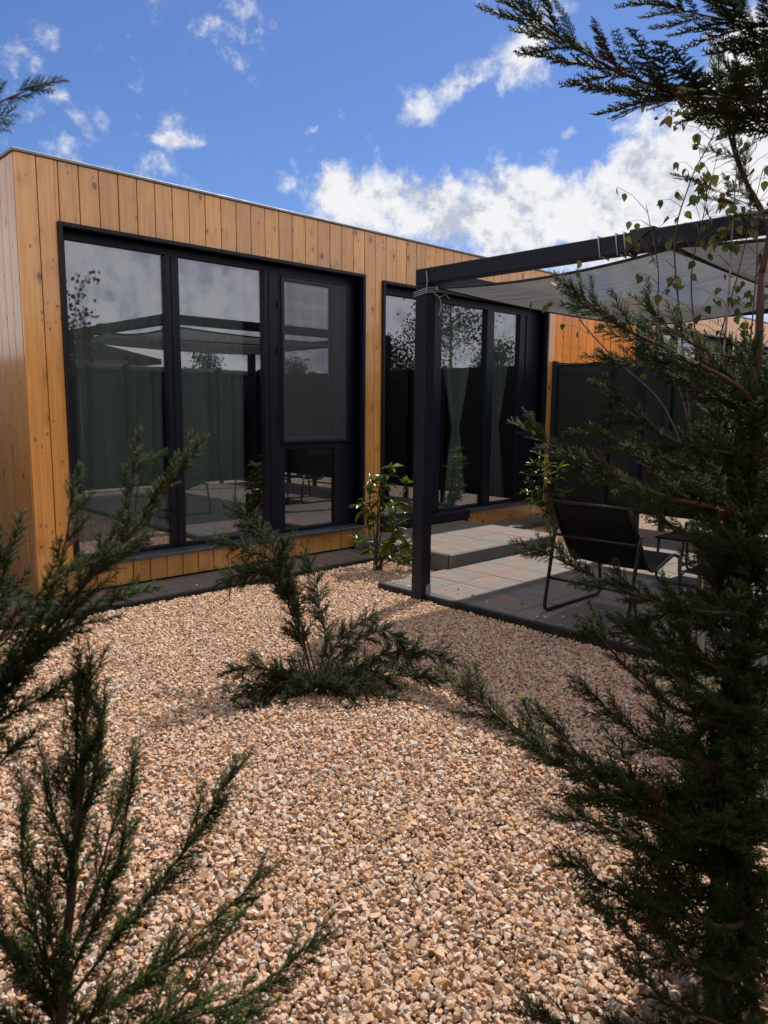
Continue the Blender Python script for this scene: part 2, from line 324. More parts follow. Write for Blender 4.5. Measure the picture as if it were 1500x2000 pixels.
# ------------------------------------------------------------------ helpers
def link(o, parent=None):
    COL.objects.link(o)
    if parent is not None: o.parent = parent
    return o
def tag(o, label=None, cat=None, group=None, kind=None):
    if label: o['label'] = label
    if cat: o['category'] = cat
    if group: o['group'] = group
    if kind: o['kind'] = kind
    return o
def empty(name, loc=(0, 0, 0), rz=0):
    o = bpy.data.objects.new(name, None); o.location = loc; o.rotation_euler = (0, 0, rz); o.empty_display_size = .1
    return link(o)
def copy_tree(o, parent=None):
    c = o.copy(); link(c, parent)
    for ch in list(o.children): copy_tree(ch, c)
    return c
class MB:
    def __init__(s): s.v = []; s.f = []
    def poly(s, vs, fs):
        b = len(s.v); s.v += [tuple(x) for x in vs]; s.f += [tuple(i + b for i in f) for f in fs]; return s
    def box(s, x0, x1, y0, y1, z0, z1):
        return s.poly([(x0, y0, z0), (x1, y0, z0), (x1, y1, z0), (x0, y1, z0), (x0, y0, z1), (x1, y0, z1), (x1, y1, z1), (x0, y1, z1)],
                      [(0, 3, 2, 1), (4, 5, 6, 7), (0, 1, 5, 4), (1, 2, 6, 5), (2, 3, 7, 6), (3, 0, 4, 7)])
    def tube(s, pts, r, n=8, r1=None, cap=True):
        pts = [Vector(p) for p in pts]; k = len(pts); r1 = r if r1 is None else r1
        up = None; rings = []
        for i, p in enumerate(pts):
            t = (pts[min(i + 1, k - 1)] - pts[max(i - 1, 0)]).normalized()
            if up is None: up = t.orthogonal().normalized()
            up = (up - t * up.dot(t)); up = up.normalized() if up.length > 1e-6 else t.orthogonal().normalized()
            sd = t.cross(up); rr = r + (r1 - r) * i / max(1, k - 1)
            rings.append([p + (up * math.cos(2 * math.pi * j / n) + sd * math.sin(2 * math.pi * j / n)) * rr for j in range(n)])
        vs = [v for g in rings for v in g]
        fs = [(i * n + j, i * n + (j + 1) % n, (i + 1) * n + (j + 1) % n, (i + 1) * n + j) for i in range(k - 1) for j in range(n)]
        if cap: fs += [tuple(range(n))[::-1], tuple((k - 1) * n + j for j in range(n))]
        return s.poly(vs, fs)
    def mesh(s, name, material, smooth=False, bevel=0):
        me = bpy.data.meshes.new(name); me.from_pydata(s.v, [], s.f); me.materials.append(material)
        if bevel:
            bm = bmesh.new(); bm.from_mesh(me); bmesh.ops.bevel(bm, geom=bm.edges[:], offset=bevel, segments=1, affect='EDGES', clamp_overlap=True); bm.to_mesh(me); bm.free()
        if smooth:
            for p in me.polygons: p.use_smooth = True
        me.update(); return me
    def build(s, name, material, parent=None, smooth=False, bevel=0, off=None):
        if off is not None: s.v = [tuple(Vector(v) - Vector(off)) for v in s.v]
        return link(bpy.data.objects.new(name, s.mesh(name, material, smooth, bevel)), parent)
def smoothpath(pts, k=6):
    pts = [Vector(p) for p in pts]; q = [pts[0] * 2 - pts[1]] + pts + [pts[-1] * 2 - pts[-2]]; o = []
    for i in range(1, len(q) - 2):
        for j in range(k):
            t = j / k; a, b, c, d = q[i - 1], q[i], q[i + 1], q[i + 2]
            o.append(.5 * ((2 * b) + (c - a) * t + (2 * a - 5 * b + 4 * c - d) * t * t + (3 * b - a - 3 * c + d) * t ** 3))
    o.append(pts[-1]); return o
_cache = {}
def chbox(name, dims, material, loc, parent, bevel=.003, rot=None):
    """bevelled box centred on loc; alike boxes share a mesh"""
    key = (name, material.name, tuple(round(d, 3) for d in dims), bevel)
    if key not in _cache:
        a, b, c = (d / 2 for d in dims); _cache[key] = MB().box(-a, a, -b, b, -c, c).mesh(name, material, False, bevel)
    o = bpy.data.objects.new(name, _cache[key]); o.location = loc
    if rot: o.rotation_euler = rot
    return link(o, parent)
def bx(name, x0, x1, y0, y1, z0, z1, material, parent, bevel=.003):
    return chbox(name, (x1 - x0, y1 - y0, z1 - z0), material, ((x0 + x1) / 2, (y0 + y1) / 2, (z0 + z1) / 2), parent, bevel)

# ------------------------------------------------------------------ ground
g = MB().poly([(-300, -300, -.03), (300, -300, -.03), (300, 300, -.03), (-300, 300, -.03)], [(0, 1, 2, 3)]).build('ground', M['ground'])
tag(g, 'pale tan gravel ground of the yard', kind='structure')

# ------------------------------------------------------------------ house
PW = .1451
HH = 3.147
X1 = 6.516
WIN = (.294, 3.156, .249, 2.69)       # opening x0 x1 z0 z1
DOR = (3.455, 6.307, .19, 2.665)
DOOR_STEP = 4.86                       # right of this the glazed door has a low clad parapet
def build_house(name):
    rng = random.Random(5)
    h = empty(name)
    base = .045
    # core wall behind the boards, with the two openings left free
    w = MB()
    for (a, b, z0, z1) in [(.02, WIN[0], base, HH - .02), (WIN[1], DOR[0], base, HH - .02), (DOR[1], X1 - .024, base, HH - .02), (WIN[0], WIN[1], WIN[3], HH - .02), (WIN[0], WIN[1], base, WIN[2] - .02),
                           (DOR[0], DOR[1], DOR[3], HH - .02), (DOOR_STEP, DOR[1], base, .235), (DOR[0], DOOR_STEP, base, .16)]:
        w.box(a, b, .024, .18, z0, z1)
    w.build('front_wall', M['core'], h)
    MB().box(.024, .18, .182, 6.2, base, HH - .02).build('side_wall', M['core'], h)
    MB().box(X1 - .18, X1 - .024, .182, 6.2, base, HH - .02).build('side_wall', M['core'], h)
    MB().box(.182, X1 - .182, 6.04, 6.2, base, HH - .02).build('rear_wall', M['core'], h)
    MB().box(.19, X1 - .19, .19, 6.03, 0, .17).build('floor', M['roomfloor'], h)
    MB().box(.185, X1 - .185, .26, 3.6, 2.78, 2.80).build('ceiling', M['room'], h)
    MB().box(.185, X1 - .185, 3.6, 3.65, .17, 2.78).build('partition', M['room'], h)
    MB().box(3.27, 3.33, .2, 3.6, .17, 2.78).build('partition', M['room'], h)
    MB().box(0.055, X1 - .01, .055, 6.2, HH - .018, HH - .004).build('roof', M['roof'], h)
    # boards of the front, cut round the openings
    n = int(math.ceil(X1 / PW))
    gap = .006
    for i in range(n):
        a, b = i * PW, min((i + 1) * PW, X1)
        if b - a < .03: continue
        cuts = [a, b]
        for q in (WIN[0] - .028, WIN[1] + .028, DOR[0] - .028, DOR[1] + .028, DOOR_STEP):
            if a + .012 < q < b - .012: cuts.append(q)
        cuts.sort()
        for c0, c1 in zip(cuts[:-1], cuts[1:]):
            mid = (c0 + c1) / 2; g0 = c0 + (gap / 2 if c0 == a else 0); g1 = c1 - (gap / 2 if c1 == b else 0)
            jit = rng.uniform(-.0012, .0012)
            def pl(z0, z1): bx('plank', g0, g1, 0 + jit, .021 + jit, z0, z1, M['wood'], h, .004)
            if WIN[0] - .028 < mid < WIN[1] + .028: pl(base, WIN[2] - .026); pl(WIN[3] + .028, HH - .02)
            elif DOR[0] - .028 < mid < DOR[1] + .028:
                pl(DOR[3] + .028, HH - .02)
                if mid > DOOR_STEP: pl(base, .226)
            else: pl(base, HH - .02)
    # boards of the end wall (facing away from the neighbour)
    for i in range(42):
        y0 = .024 + i * PW; y1 = min(y0 + PW, 6.2)
        bx('plank', 0 + rng.uniform(-.0015, 0), .021, y0 + gap / 2, y1 - gap / 2, base, HH - .02, M['wood'], h, .004)
    for i in range(42):
        y0 = .024 + i * PW; y1 = min(y0 + PW, 6.2)
        bx('plank', X1 - .0195, X1, y0 + gap / 2, y1 - gap / 2, base, HH - .02, M['wood'], h, .004)
    # eaves flashing
    bx('eaves_flashing', -.012, X1 + .01, -.014, .05, HH - .018, HH + .002, M['flash'], h, .003)
    bx('eaves_flashing', -.014, .05, .052, 6.22, HH - .018, HH + .002, M['flash'], h, .003)
    # ---- window
    def surround(nm, x0, x1, z0, z1, parent, depth=.15, bottom=False):
        t = .028
        s = MB()
        s.box(x0 - t, x0, -.032, depth, z0, z1 + t); s.box(x1, x1 + t, -.032, depth, z0, z1 + t); s.box(x0, x1, -.032, depth, z1, z1 + t)
        return s.build(nm, M['black'], parent, bevel=.002)
    gy0, gy1 = .136, .146
    wd = surround('window', *WIN, h)
    f = MB()     # fixed frame behind the surround
    fy0, fy1 = .11, .17
    f.box(WIN[0], WIN[0] + .06, fy0, fy1, WIN[2] + .012, WIN[3]); f.box(WIN[1] - .05, WIN[1], fy0, fy1, WIN[2] + .012, WIN[3])
    f.box(WIN[0] + .06, WIN[1] - .05, fy0, fy1, WIN[3] - .058, WIN[3]); f.box(WIN[0] + .06, WIN[1] - .05, fy0, fy1, WIN[2] + .012, WIN[2] + .042)
    f.build('frame', M['black'], wd, bevel=.002)
    zb, zt = WIN[2] + .042, WIN[3] - .058
    for a, b in ((1.135, 1.25), (2.08, 2.235)):
        mu = MB(); mu.box(a, b, .098, .172, zb, zt)
        mu.box(a + .045, a + .062, .088, .098, zb, zt)
        mu.build('mullion', M['black'], wd, bevel=.002)
    bx('pane', WIN[0] + .06, 1.135, gy0, gy1, zb, zt, M['glass'], wd, 0)
    bx('pane', 1.25, 2.08, gy0, gy1, zb, zt, M['glass'], wd, 0)
    # opening sash with insect screen above, fixed light below
    s = MB(); sx0, sx1 = 2.236, 3.105
    s.box(sx0, sx0 + .06, .09, .165, 1.095, zt); s.box(sx1 - .225, sx1, .09, .165, 1.095, zt); s.box(sx0 + .06, sx1 - .225, .09, .165, zt - .055, zt); s.box(sx0 + .06, sx1 - .225, .09, .165, 1.095, 1.155)
    s.build('sash', M['black'], wd, bevel=.003)
    s = MB(); s.box(sx0, sx0 + .055, .105, .165, zb, 1.09); s.box(sx1 - .20, sx1, .105, .165, zb, 1.09); s.box(sx0 + .055, sx1 - .20, .105, .165, 1.05, 1.09)
    s.build('frame', M['black'], wd, bevel=.003)
    bx('pane', sx0 + .06, sx1 - .225, gy0, gy1, 1.155, zt - .055, M['glass'], wd, 0)
    bx('pane', sx0 + .055, sx1 - .20, gy0, gy1, zb, 1.05, M['glass'], wd, 0)
    MB().poly([(sx0 + .035, .084, 1.125), (sx1 - .075, .084, 1.125), (sx1 - .075, .084, zt - .03), (sx0 + .035, .084, zt - .03)], [(0, 1, 2, 3)]).build('insect_screen', M['screen'], wd)
    q = MB(); a_, b_, c_, d_ = sx0 + .015, sx1 - .055, 1.105, zt - .012
    q.box(a_, a_ + .02, .078, .089, c_, d_); q.box(b_ - .02, b_, .078, .089, c_, d_); q.box(a_ + .02, b_ - .02, .078, .089, c_, c_ + .02); q.box(a_ + .02, b_ - .02, .078, .089, d_ - .02, d_)
    q.build('screen_frame', M['black'], wd, bevel=.002)
    for z in (1.35, 1.95, 2.35):
        hg = MB(); hg.tube([(sx0 - .012, .082, z - .035), (sx0 - .012, .082, z + .035)], .008, 8); hg.build('hinge', M['black'], wd)
    MB().box(WIN[0] - .028, WIN[1] + .028, -.062, .112, WIN[2] - .016, WIN[2] + .010).build('sill', M['sill'], wd, bevel=.003)
    # ---- glazed door
    d = surround('glazed_door', *DOR, h)
    f = MB(); zt = DOR[3] - .075
    f.box(DOR[0], DOR[0] + .07, .1, .17, DOR[2] + .03, DOR[3]); f.box(5.90, DOR[1], .1, .17, DOR[2] + .075, DOR[3]); f.box(DOR[0] + .07, 5.90, .1, .17, zt, DOR[3])
    f.box(DOR[0] + .07, 5.90, .1, .17, DOR[2] + .03, .275)
    f.build('frame', M['black'], d, bevel=.002)
    bx('jamb_strip', 6.02, 6.045, .086, .1, .28, zt, M['black'], d)
    for a, b in ((4.32, 4.44), (5.24, 5.37)):
        bx('mullion', a, b, .092, .172, .275, zt, M['black'], d)
    for a, b in ((DOR[0] + .07, 4.32), (4.44, 5.24), (5.37, 5.90)): bx('pane', a, b, gy0, gy1, .275, zt, M['glass'], d, 0)
    MB().box(DOR[0] - .02, DOOR_STEP - .002, -.03, .098, .162, .262).build('threshold', M['black'], d, bevel=.003)
    MB().box(DOOR_STEP, DOR[1] + .028, -.055, .098, .236, .26).build('sill', M['sill'], d, bevel=.003)
    return h
H1 = build_house('clad_house')
tag(H1, 'orange timber clad flat-roofed house with large black framed windows filling the left side', 'house', 'timber clad houses in a row')
H2 = copy_tree(H1); H2.location = (9.0, 0, 0)
tag(H2, 'second timber clad house beyond the dark fence, mostly hidden under the sail', 'house', 'timber clad houses in a row')

# curtains behind the glass
def curtain(name, x0, x1, z0, z1, label, tie=None, folds=7, y=.33, seed=0):
    rng = random.Random(seed); nu, nv = folds * 10, 30; vs = []; fs = []
    c = (x0 + x1) / 2
    for j in range(nv + 1):
        z = z1 + (z0 - z1) * j / nv
        w = 1.0
        if tie:
            t = (z - tie) / (z1 - tie) if z > tie else (tie - z) / (tie - z0)
            w = .16 + (.84 if z > tie else .45) * min(1, t) ** (.8 if z > tie else .7)
        for i in range(nu + 1):
            u = i / nu; ph = u * folds * 2 * math.pi
            amp = .035 * (0.6 + .4 * math.sin(u * 9 + seed)) * (1.0 if w > .5 else .7)
            vs.append((c + (u - .5) * (x1 - x0) * w + .012 * math.sin(ph * .5 + z * 1.5), y + amp * math.sin(ph + .5 * math.sin(z * 2 + seed)), z))
    for j in range(nv):
        for i in range(nu):
            a = j * (nu + 1) + i; fs.append((a, a + 1, a + nu + 2, a + nu + 1))
    o = MB().poly(vs, fs).build(name, M['curtain'], None, True); tag(o, label, 'curtain')
    md = o.modifiers.new('thickness', 'SOLIDIFY'); md.thickness = .003
    return o
curtain('curtain', .40, 1.20, .19, 2.72, 'long dark green curtain behind the leftmost window pane', None, 7, .34, 1)
curtain('curtain', 1.30, 2.02, .19, 2.72, 'long dark green curtain behind the middle window pane', None, 5, .36, 2)
curtain('curtain', 4.62, 5.36, .19, 2.70, 'tied-back green curtain behind the glazed door pane beside the post', 1.20, 7, .34, 3)
curtain('curtain', 5.42, 6.10, .19, 2.70, 'tied-back green curtain behind the rightmost glazed door pane', 1.20, 7, .34, 4)

# ------------------------------------------------------------------ paving
T = .415
def tile(x0, x1, y0, y1, ztop, parent, rng, th=.045):
    g_ = .006
    o = bx('paving_tile', x0 + g_ / 2, x1 - g_ / 2, y0 + g_ / 2, y1 - g_ / 2, ztop - th, ztop, M['tile'], parent, .0035)
    o.location.z += rng.uniform(-.0015, .0015); return o
rng = random.Random(11)
pv = MB().box(-.62, 3.03, -.505, 0.02, -.05, -.005).box(-.62, -.004, .022, 6.2, -.05, -.005).build('pavement', M['concrete']); tag(pv, 'grey paved strip along the foot of the house', kind='structure')
x = -.62 + .06
while x < 3.02:
    tile(x, min(x + T, 3.03), -.478, -.068, .032, pv, rng); x += T
bx('kerb_strip', -.62, 3.03, -.064, .018, -.004, .030, M['concrete'], pv, .004)
x = -.62 + .06
y = -.07
for k in range(14): tile(-.56, -.145, .0 + k * T + .03, (k + 1) * T + .03, .032, pv, rng)
ed = MB().box(-.64, 3.03, -.506, -.48, -.05, .036).build('edging', M['gasket'], pv, bevel=.003)
PX0 = 2.262
pt = MB().box(PX0 - .06, 6.44, -6.1, -1.30, -.05, -.006).build('patio', M['concrete']); tag(pt, 'paved patio of mottled grey and brown tiles', kind='structure')
for i in range(10):
    for j in range(11):
        x0 = PX0 + i * T; y1 = -1.305 - j * T
        tile(x0, x0 + T, y1 - T, y1, .042, pt, rng)
bx('edging', PX0 - .085, PX0 - .045, -6.1, -1.285, -.04, .044, M['gasket'], pt, .004)
bx('kerb_strip', PX0 - .042, PX0 - .003, -6.1, -1.30, -.005, .040, M['concrete'], pt, .004)
pf = MB().box(3.06, 4.67, -1.29, -.034, -.05, .112).build('platform', M['concrete']); tag(pf, 'raised paved step in front of the glazed door', kind='structure')
for i in range(4):
    for j in range(3):
        tile(3.045 + i * T * .993, 3.045 + (i + 1) * T * .993, -1.305 + (2 - j) * T * 1.0 + .01, -1.305 + (3 - j) * T + .01, .160, pf, rng)
for k in range(2): bx('edge_block', 3.045 + .06 + k * .79, 3.045 + .06 + (k + 1) * .79 - .004, -1.322, -1.297, .0, .157, M['concrete'], pf, .004)
bx('edge_block', 3.03, 3.10, -1.326, -1.298, .0, .1575, M['tile'], pf, .004)
for k in range(2): bx('edge_block', 3.022, 3.043, -1.29 + k * .62, -1.29 + (k + 1) * .62 - .004, .0, .157, M['concrete'], pf, .004)
st = MB().box(4.70, 6.40, -.48, -.03, -.05, -.004).build('side_pavement', M['concrete']); tag(st, 'short paved strip beside the raised step', kind='structure')
for i in range(4): tile(4.705 + i * T, 4.705 + (i + 1) * T, -.455, -.04, .075, st, rng, .07)

# ------------------------------------------------------------------ gravel (one mass nobody could count)
def hull_stone(seed):
    r = random.Random(seed); bm = bmesh.new()
    ax = (1.0, r.uniform(.62, .95), r.uniform(.45, .75))
    for _ in range(13):
        v = Vector((r.gauss(0, 1), r.gauss(0, 1), r.gauss(0, 1))).normalized() * r.uniform(.85, 1.1)
        bm.verts.new((v.x * ax[0] * .5, v.y * ax[1] * .5, v.z * ax[2] * .5))
    res = bmesh.ops.convex_hull(bm, input=bm.verts)
    bmesh.ops.delete(bm, geom=[e for e in res['geom_interior'] if isinstance(e, bmesh.types.BMVert)], context='VERTS')
    me = bpy.data.meshes.new('gravel_stone'); bm.to_mesh(me); bm.free(); me.materials.append(M['stone'])
    return bpy.data.objects.new('gravel_stone', me)
def gravel():
    rs = np.random.default_rng(3)
    P = []
    def fill(x0, x1, y0, y1, z, sp):
        nx, ny = int((x1 - x0) / sp), int((y1 - y0) / sp)
        gx, gy = np.meshgrid(np.arange(nx), np.arange(ny)); p = np.stack([gx.ravel(), gy.ravel()], 1).astype(float)
        p = (p + rs.uniform(-.15, 1.15, p.shape)) * sp + (x0, y0)
        zz = z + rs.uniform(-.006, .006, len(p)) + .006 * np.sin(p[:, 0] * 2.3 + 1) * np.cos(p[:, 1] * 1.9)
        P.append(np.column_stack([p, zz]))
    for z, sp in ((-.013, .0145), (.001, .0160)):
        fill(-2.44, PX0 - .095, -6.1, -.52, z, sp)
        fill(PX0 - .095, 3.01, -1.28, -.52, z, sp)
        fill(4.72, 6.35, -1.29, -.50, z + .03, sp)
    for (x0, x1, y0, y1, z, k) in ((PX0 - .03, PX0 + .28, -4.6, -1.35, .048, 46), (-.5, 3.0, -.47, -.30, .038, 26), (3.2, 4.6, -1.25, -.9, .166, 5)):
        q = rs.uniform(0, 1, (k, 2)); q[:, 0 if x0 == PX0 - .03 else 1] **= (2.2 if z < .1 else 1)
        P.append(np.column_stack([x0 + q[:, 0] * (x1 - x0), y0 + q[:, 1] * (y1 - y0), np.full(k, z)]))
    P = np.concatenate(P)
    n = len(P)
    me = bpy.data.meshes.new('gravel'); me.vertices.add(n); me.vertices.foreach_set('co', P.astype(np.float32).ravel())
    a = me.attributes.new('rot', 'FLOAT_VECTOR', 'POINT')
    rot = np.column_stack([rs.normal(0, .45, n), rs.normal(0, .45, n), rs.uniform(0, 6.283, n)]).astype(np.float32); a.data.foreach_set('vector', rot.ravel())
    a = me.attributes.new('size', 'FLOAT', 'POINT'); a.data.foreach_set('value', np.clip(rs.lognormal(math.log(.0212), .33, n), .011, .044).astype(np.float32))
    a = me.attributes.new('srnd', 'FLOAT', 'POINT'); a.data.foreach_set('value', rs.uniform(0, 1, n).astype(np.float32))
    a = me.attributes.new('pick', 'INT', 'POINT'); a.data.foreach_set('value', rs.integers(0, 14, n).astype(np.int32))
    me.materials.append(M['stone'])
    o = link(bpy.data.objects.new('gravel', me)); tag(o, 'loose pale tan and peach gravel covering the yard', 'gravel', kind='stuff')
    ng = bpy.data.node_groups.new('gravel_scatter', 'GeometryNodeTree')
    ng.interface.new_socket('Geometry', in_out='INPUT', socket_type='NodeSocketGeometry'); ng.interface.new_socket('Geometry', in_out='OUTPUT', socket_type='NodeSocketGeometry')
    gi = ng.nodes.new('NodeGroupInput'); go = ng.nodes.new('NodeGroupOutput')
    jn = ng.nodes.new('GeometryNodeJoinGeometry')
    for k in range(14):
        oi = ng.nodes.new('GeometryNodeObjectInfo'); oi.inputs['Object'].default_value = hull_stone(k + 1); oi.inputs['As Instance'].default_value = True
        ng.links.new(oi.outputs['Geometry'], jn.inputs[0])
    ip = ng.nodes.new('GeometryNodeInstanceOnPoints'); ip.inputs['Pick Instance'].default_value = True
    def attr(nm, ty):
        x = ng.nodes.new('GeometryNodeInputNamedAttribute'); x.data_type = ty; x.inputs['Name'].default_value = nm; return x.outputs['Attribute']
    e2r = ng.nodes.new('FunctionNodeEulerToRotation')
    ng.links.new(attr('rot', 'FLOAT_VECTOR'), e2r.inputs[0]); ng.links.new(e2r.outputs[0], ip.inputs['Rotation'])
    ng.links.new(attr('size', 'FLOAT'), ip.inputs['Scale']); ng.links.new(attr('pick', 'INT'), ip.inputs['Instance Index'])
    ng.links.new(gi.outputs[0], ip.inputs['Points']); ng.links.new(jn.outputs[0], ip.inputs['Instance']); ng.links.new(ip.outputs[0], go.inputs[0])
    md = o.modifiers.new('scatter', 'NODES'); md.node_group = ng
    return o
gravel()

# ------------------------------------------------------------------ pergola, sails
PA, PB = (2.185, -1.755), (5.45, -5.05)
pg = empty('pergola', (PA[0], PA[1], 0))
tag(pg, 'dark timber pergola frame over the patio carrying the shade sails', 'pergola')
ox, oy = PA
W_ = .105
def pgbox(nm, x0, x1, y0, y1, z0, z1, mt='beam', bev=.005): return bx(nm, x0 - ox, x1 - ox, y0 - oy, y1 - oy, z0, z1, M[mt], pg, bev)
for X in (PA[0], PB[0]):
    for Y in (PA[1], PB[1]):
        pgbox('post', X - W_ / 2, X + W_ / 2, Y - W_ / 2, Y + W_ / 2, .0, 2.318)
        pgbox('post_bracket', X + W_ / 2 + .001, X + W_ / 2 + .006, Y - W_ / 2 + .02, Y + W_ / 2 - .02, .03, .20, 'galv', .001)
        pgbox('post_bracket', X - .005, X + W_ / 2 - .004, Y - W_ / 2 - .006, Y - W_ / 2 - .001, .0, .12, 'galv', .001)
        pgbox('corner_bracket', X + W_ / 2 + .001, X + W_ / 2 + .006, Y - .035, Y + .035, 2.2, 2.315, 'galv', .001)
for X in (PA[0], PB[0]): pgbox('beam', X - W_ / 2, X + W_ / 2, PB[1] - W_ / 2, PA[1] + W_ / 2, 2.32, 2.425)
for Y in (PA[1], PB[1]): pgbox('beam', PA[0] + W_ / 2 + .002, PB[0] - W_ / 2 - .002, Y - W_ / 2, Y + W_ / 2, 2.322, 2.422)
# wrap of the sail tie round the corner and the beam
r_ = MB()
for k in range(3):
    zc = 2.255 + .014 * k; q = W_ / 2 + .008
    r_.tube([(-q, -q, zc), (q, -q, zc + .02), (q, q, zc), (-q, q, zc - .02), (-q, -q, zc)], .0032, 5)
r_.tube(smoothpath([(.0, -q, 2.27), (.06, -q - .02, 2.235), (.11, -.09, 2.255), (.15, -.10, 2.225)]), .0032, 5)
r_.tube(smoothpath([(.05, -q - .01, 2.25), (.07, -.09, 2.19), (.05, -.10, 2.13), (.03, -.10, 2.10)]), .0032, 5)
r_.tube(smoothpath([(-q, -q, 2.26), (-.07, -.08, 2.33), (-q, -q, 2.40)]), .0032, 5)
r_.build('tie_rope', M['rope'], pg, True)
yb = -3.24 - oy; r_ = MB(); q = W_ / 2 + .006
for k in range(3):
    y_ = yb - .05 * k + (.06 if k == 0 else 0)
    r_.tube([(-q, y_, 2.31), (-q, y_ + .02, 2.432), (q, y_ + .03, 2.432), (q, y_ + .01, 2.312), (-q, y_ - .02, 2.31)], .004, 5)
r_.build('tie_rope', M['rope'], pg, True)
a_, b_ = -q - .004, q + .004
MB().poly([(a_, yb - .09, 2.305), (a_, yb - .12, 2.436), (a_, yb - .26, 2.436), (b_, yb - .09, 2.305), (b_, yb - .12, 2.436), (b_, yb - .26, 2.436)], [(0, 1, 2), (3, 5, 4), (0, 3, 4, 1), (1, 4, 5, 2), (2, 5, 3, 0)]).build('sail_strap', M['saildark'], pg)

def sail(name, A, B, C_, D_, mt, label, sag=.10, inset=.10, n=30, base=None, hem=True):
    A, B, C_, D_ = map(Vector, (A, B, C_, D_)); cen = (A + B + C_ + D_) / 4
    vs = []; fs = []
    for j in range(n + 1):
        for i in range(n + 1):
            u, v = i / n, j / n; p = A.lerp(B, u).lerp(D_.lerp(C_, u), v)
            U_, V_ = 2 * u - 1, 2 * v - 1
            p = p + (cen - p) * inset * (1 - U_ * U_ * V_ * V_)
            p.z -= sag * (1 - (U_ * U_ * V_ * V_)) * (.55 + .45 * (1 - max(abs(U_), abs(V_)) ** 2))
            p.z += .006 * math.sin(u * 25 + v * 9) * (1 - max(abs(U_), abs(V_)))
            vs.append(p)
    for j in range(n):
        for i in range(n):
            a = j * (n + 1) + i; fs.append((a, a + 1, a + n + 2, a + n + 1))
    root = empty(name, A); tag(root, label, 'shade sail', 'shade sails under the pergola')
    o = MB().poly(vs, fs).build('canopy', M[mt], root, True, off=A)
    idx = [i for i in range(n + 1)] + [j * (n + 1) + n for j in range(1, n + 1)] + [n * (n + 1) + i for i in range(n - 1, -1, -1)] + [j * (n + 1) for j in range(n - 1, -1, -1)]
    MB().tube([vs[i] for i in idx], .009, 6, cap=False).build('hem', M['saildark'], root, True, off=A)
    for p, q_ in ((A, .0), (B, 0), (C_, 0), (D_, 0)):
        dirv = (p - cen).normalized(); MB().tube([p - dirv * .01, p + dirv * .06 + Vector((0, 0, .02))], .006, 6).build('ring', M['galv'], root, off=A)
    return root
sail('shade_sail', (2.26, -1.81, 2.30), (2.26, -3.56, 2.335), (5.40, -3.45, 2.42), (5.39, -1.81, 2.285), 'sail', 'light grey woven shade sail stretched between the pergola beams', .07, .03)
sail('shade_sail', (2.26, -3.52, 2.345), (2.27, -4.96, 2.34), (5.38, -4.96, 2.30), (5.38, -3.40, 2.36), 'saildark', 'dark grey shade sail at the right edge beyond the pale one', .06, .03)

# ------------------------------------------------------------------ fences
def fence(name, p0, p1, z1, nb, label, group, z0=.20):
    p0, p1 = Vector(p0), Vector(p1); d = (p1 - p0); ln = d.length; d.normalize(); nrm = Vector((-d.y, d.x, 0))
    root = empty(name, p0, math.atan2(d.y, d.x)); tag(root, label, 'fence', group)
    bay = ln / nb; rng = random.Random(int(ln * 10))
    pm = MB().box(-.03, .03, -.03, .03, 0, z1 + .02).mesh('post', M['post'], bevel=.003)
    for k in range(nb + 1):
        o = bpy.data.objects.new('post', pm); o.location = (k * bay, 0, 0); link(o, root)
    for k in range(nb):
        vs = []; fs = []; nu, nv = 16, 12; s1, s2 = rng.uniform(0, 6), rng.uniform(0, 6)
        for j in range(nv + 1):
            for i in range(nu + 1):
                u, v = i / nu, j / nv
                vs.append((k * bay + .004 + u * (bay - .008), .036 + .006 * math.sin(u * 9 + s1 + v * 3) * math.sin(v * 3.1) , z0 + v * (z1 - z0) - (.012 * math.sin(u * math.pi) + .004 * math.sin(u * 20 + s2)) * v))
        for j in range(nv):
            for i in range(nu): a = j * (nu + 1) + i; fs.append((a, a + 1, a + nu + 2, a + nu + 1))
        o = MB().poly(vs, fs).build('cloth_panel', M['fence'], root, True)
        md = o.modifiers.new('thickness', 'SOLIDIFY'); md.thickness = .004
    MB().tube([(0, .02, z1 - .03), (ln, .02, z1 - .03)], .008, 6).build('rail', M['post'], root)
    return root
fence('shade_cloth_fence', (6.50, -.04, 0), (6.50, -6.2, 0), 2.03, 8, 'dark shade cloth fence running out from the far corner of the house', 'dark shade cloth fences')
fence('shade_cloth_fence', (6.44, -6.26, 0), (-2.4, -6.26, 0), 2.11, 10, 'dark shade cloth fence across the yard, seen mirrored in the big window', 'dark shade cloth fences', .045)

fence('shade_cloth_fence', (-2.48, -6.2, 0), (-2.48, -.1, 0), 2.03, 5, 'dark shade cloth fence behind the viewer on the left boundary', 'dark shade cloth fences', .05)
fence('shade_cloth_fence', (-1.35, .1, 0), (-1.35, 6.6, 0), 2.03, 5, 'dark shade cloth fence added out of view to darken the end wall', 'dark shade cloth fences', .05)  # unseen fence, added close by to cut skylight on the end wall

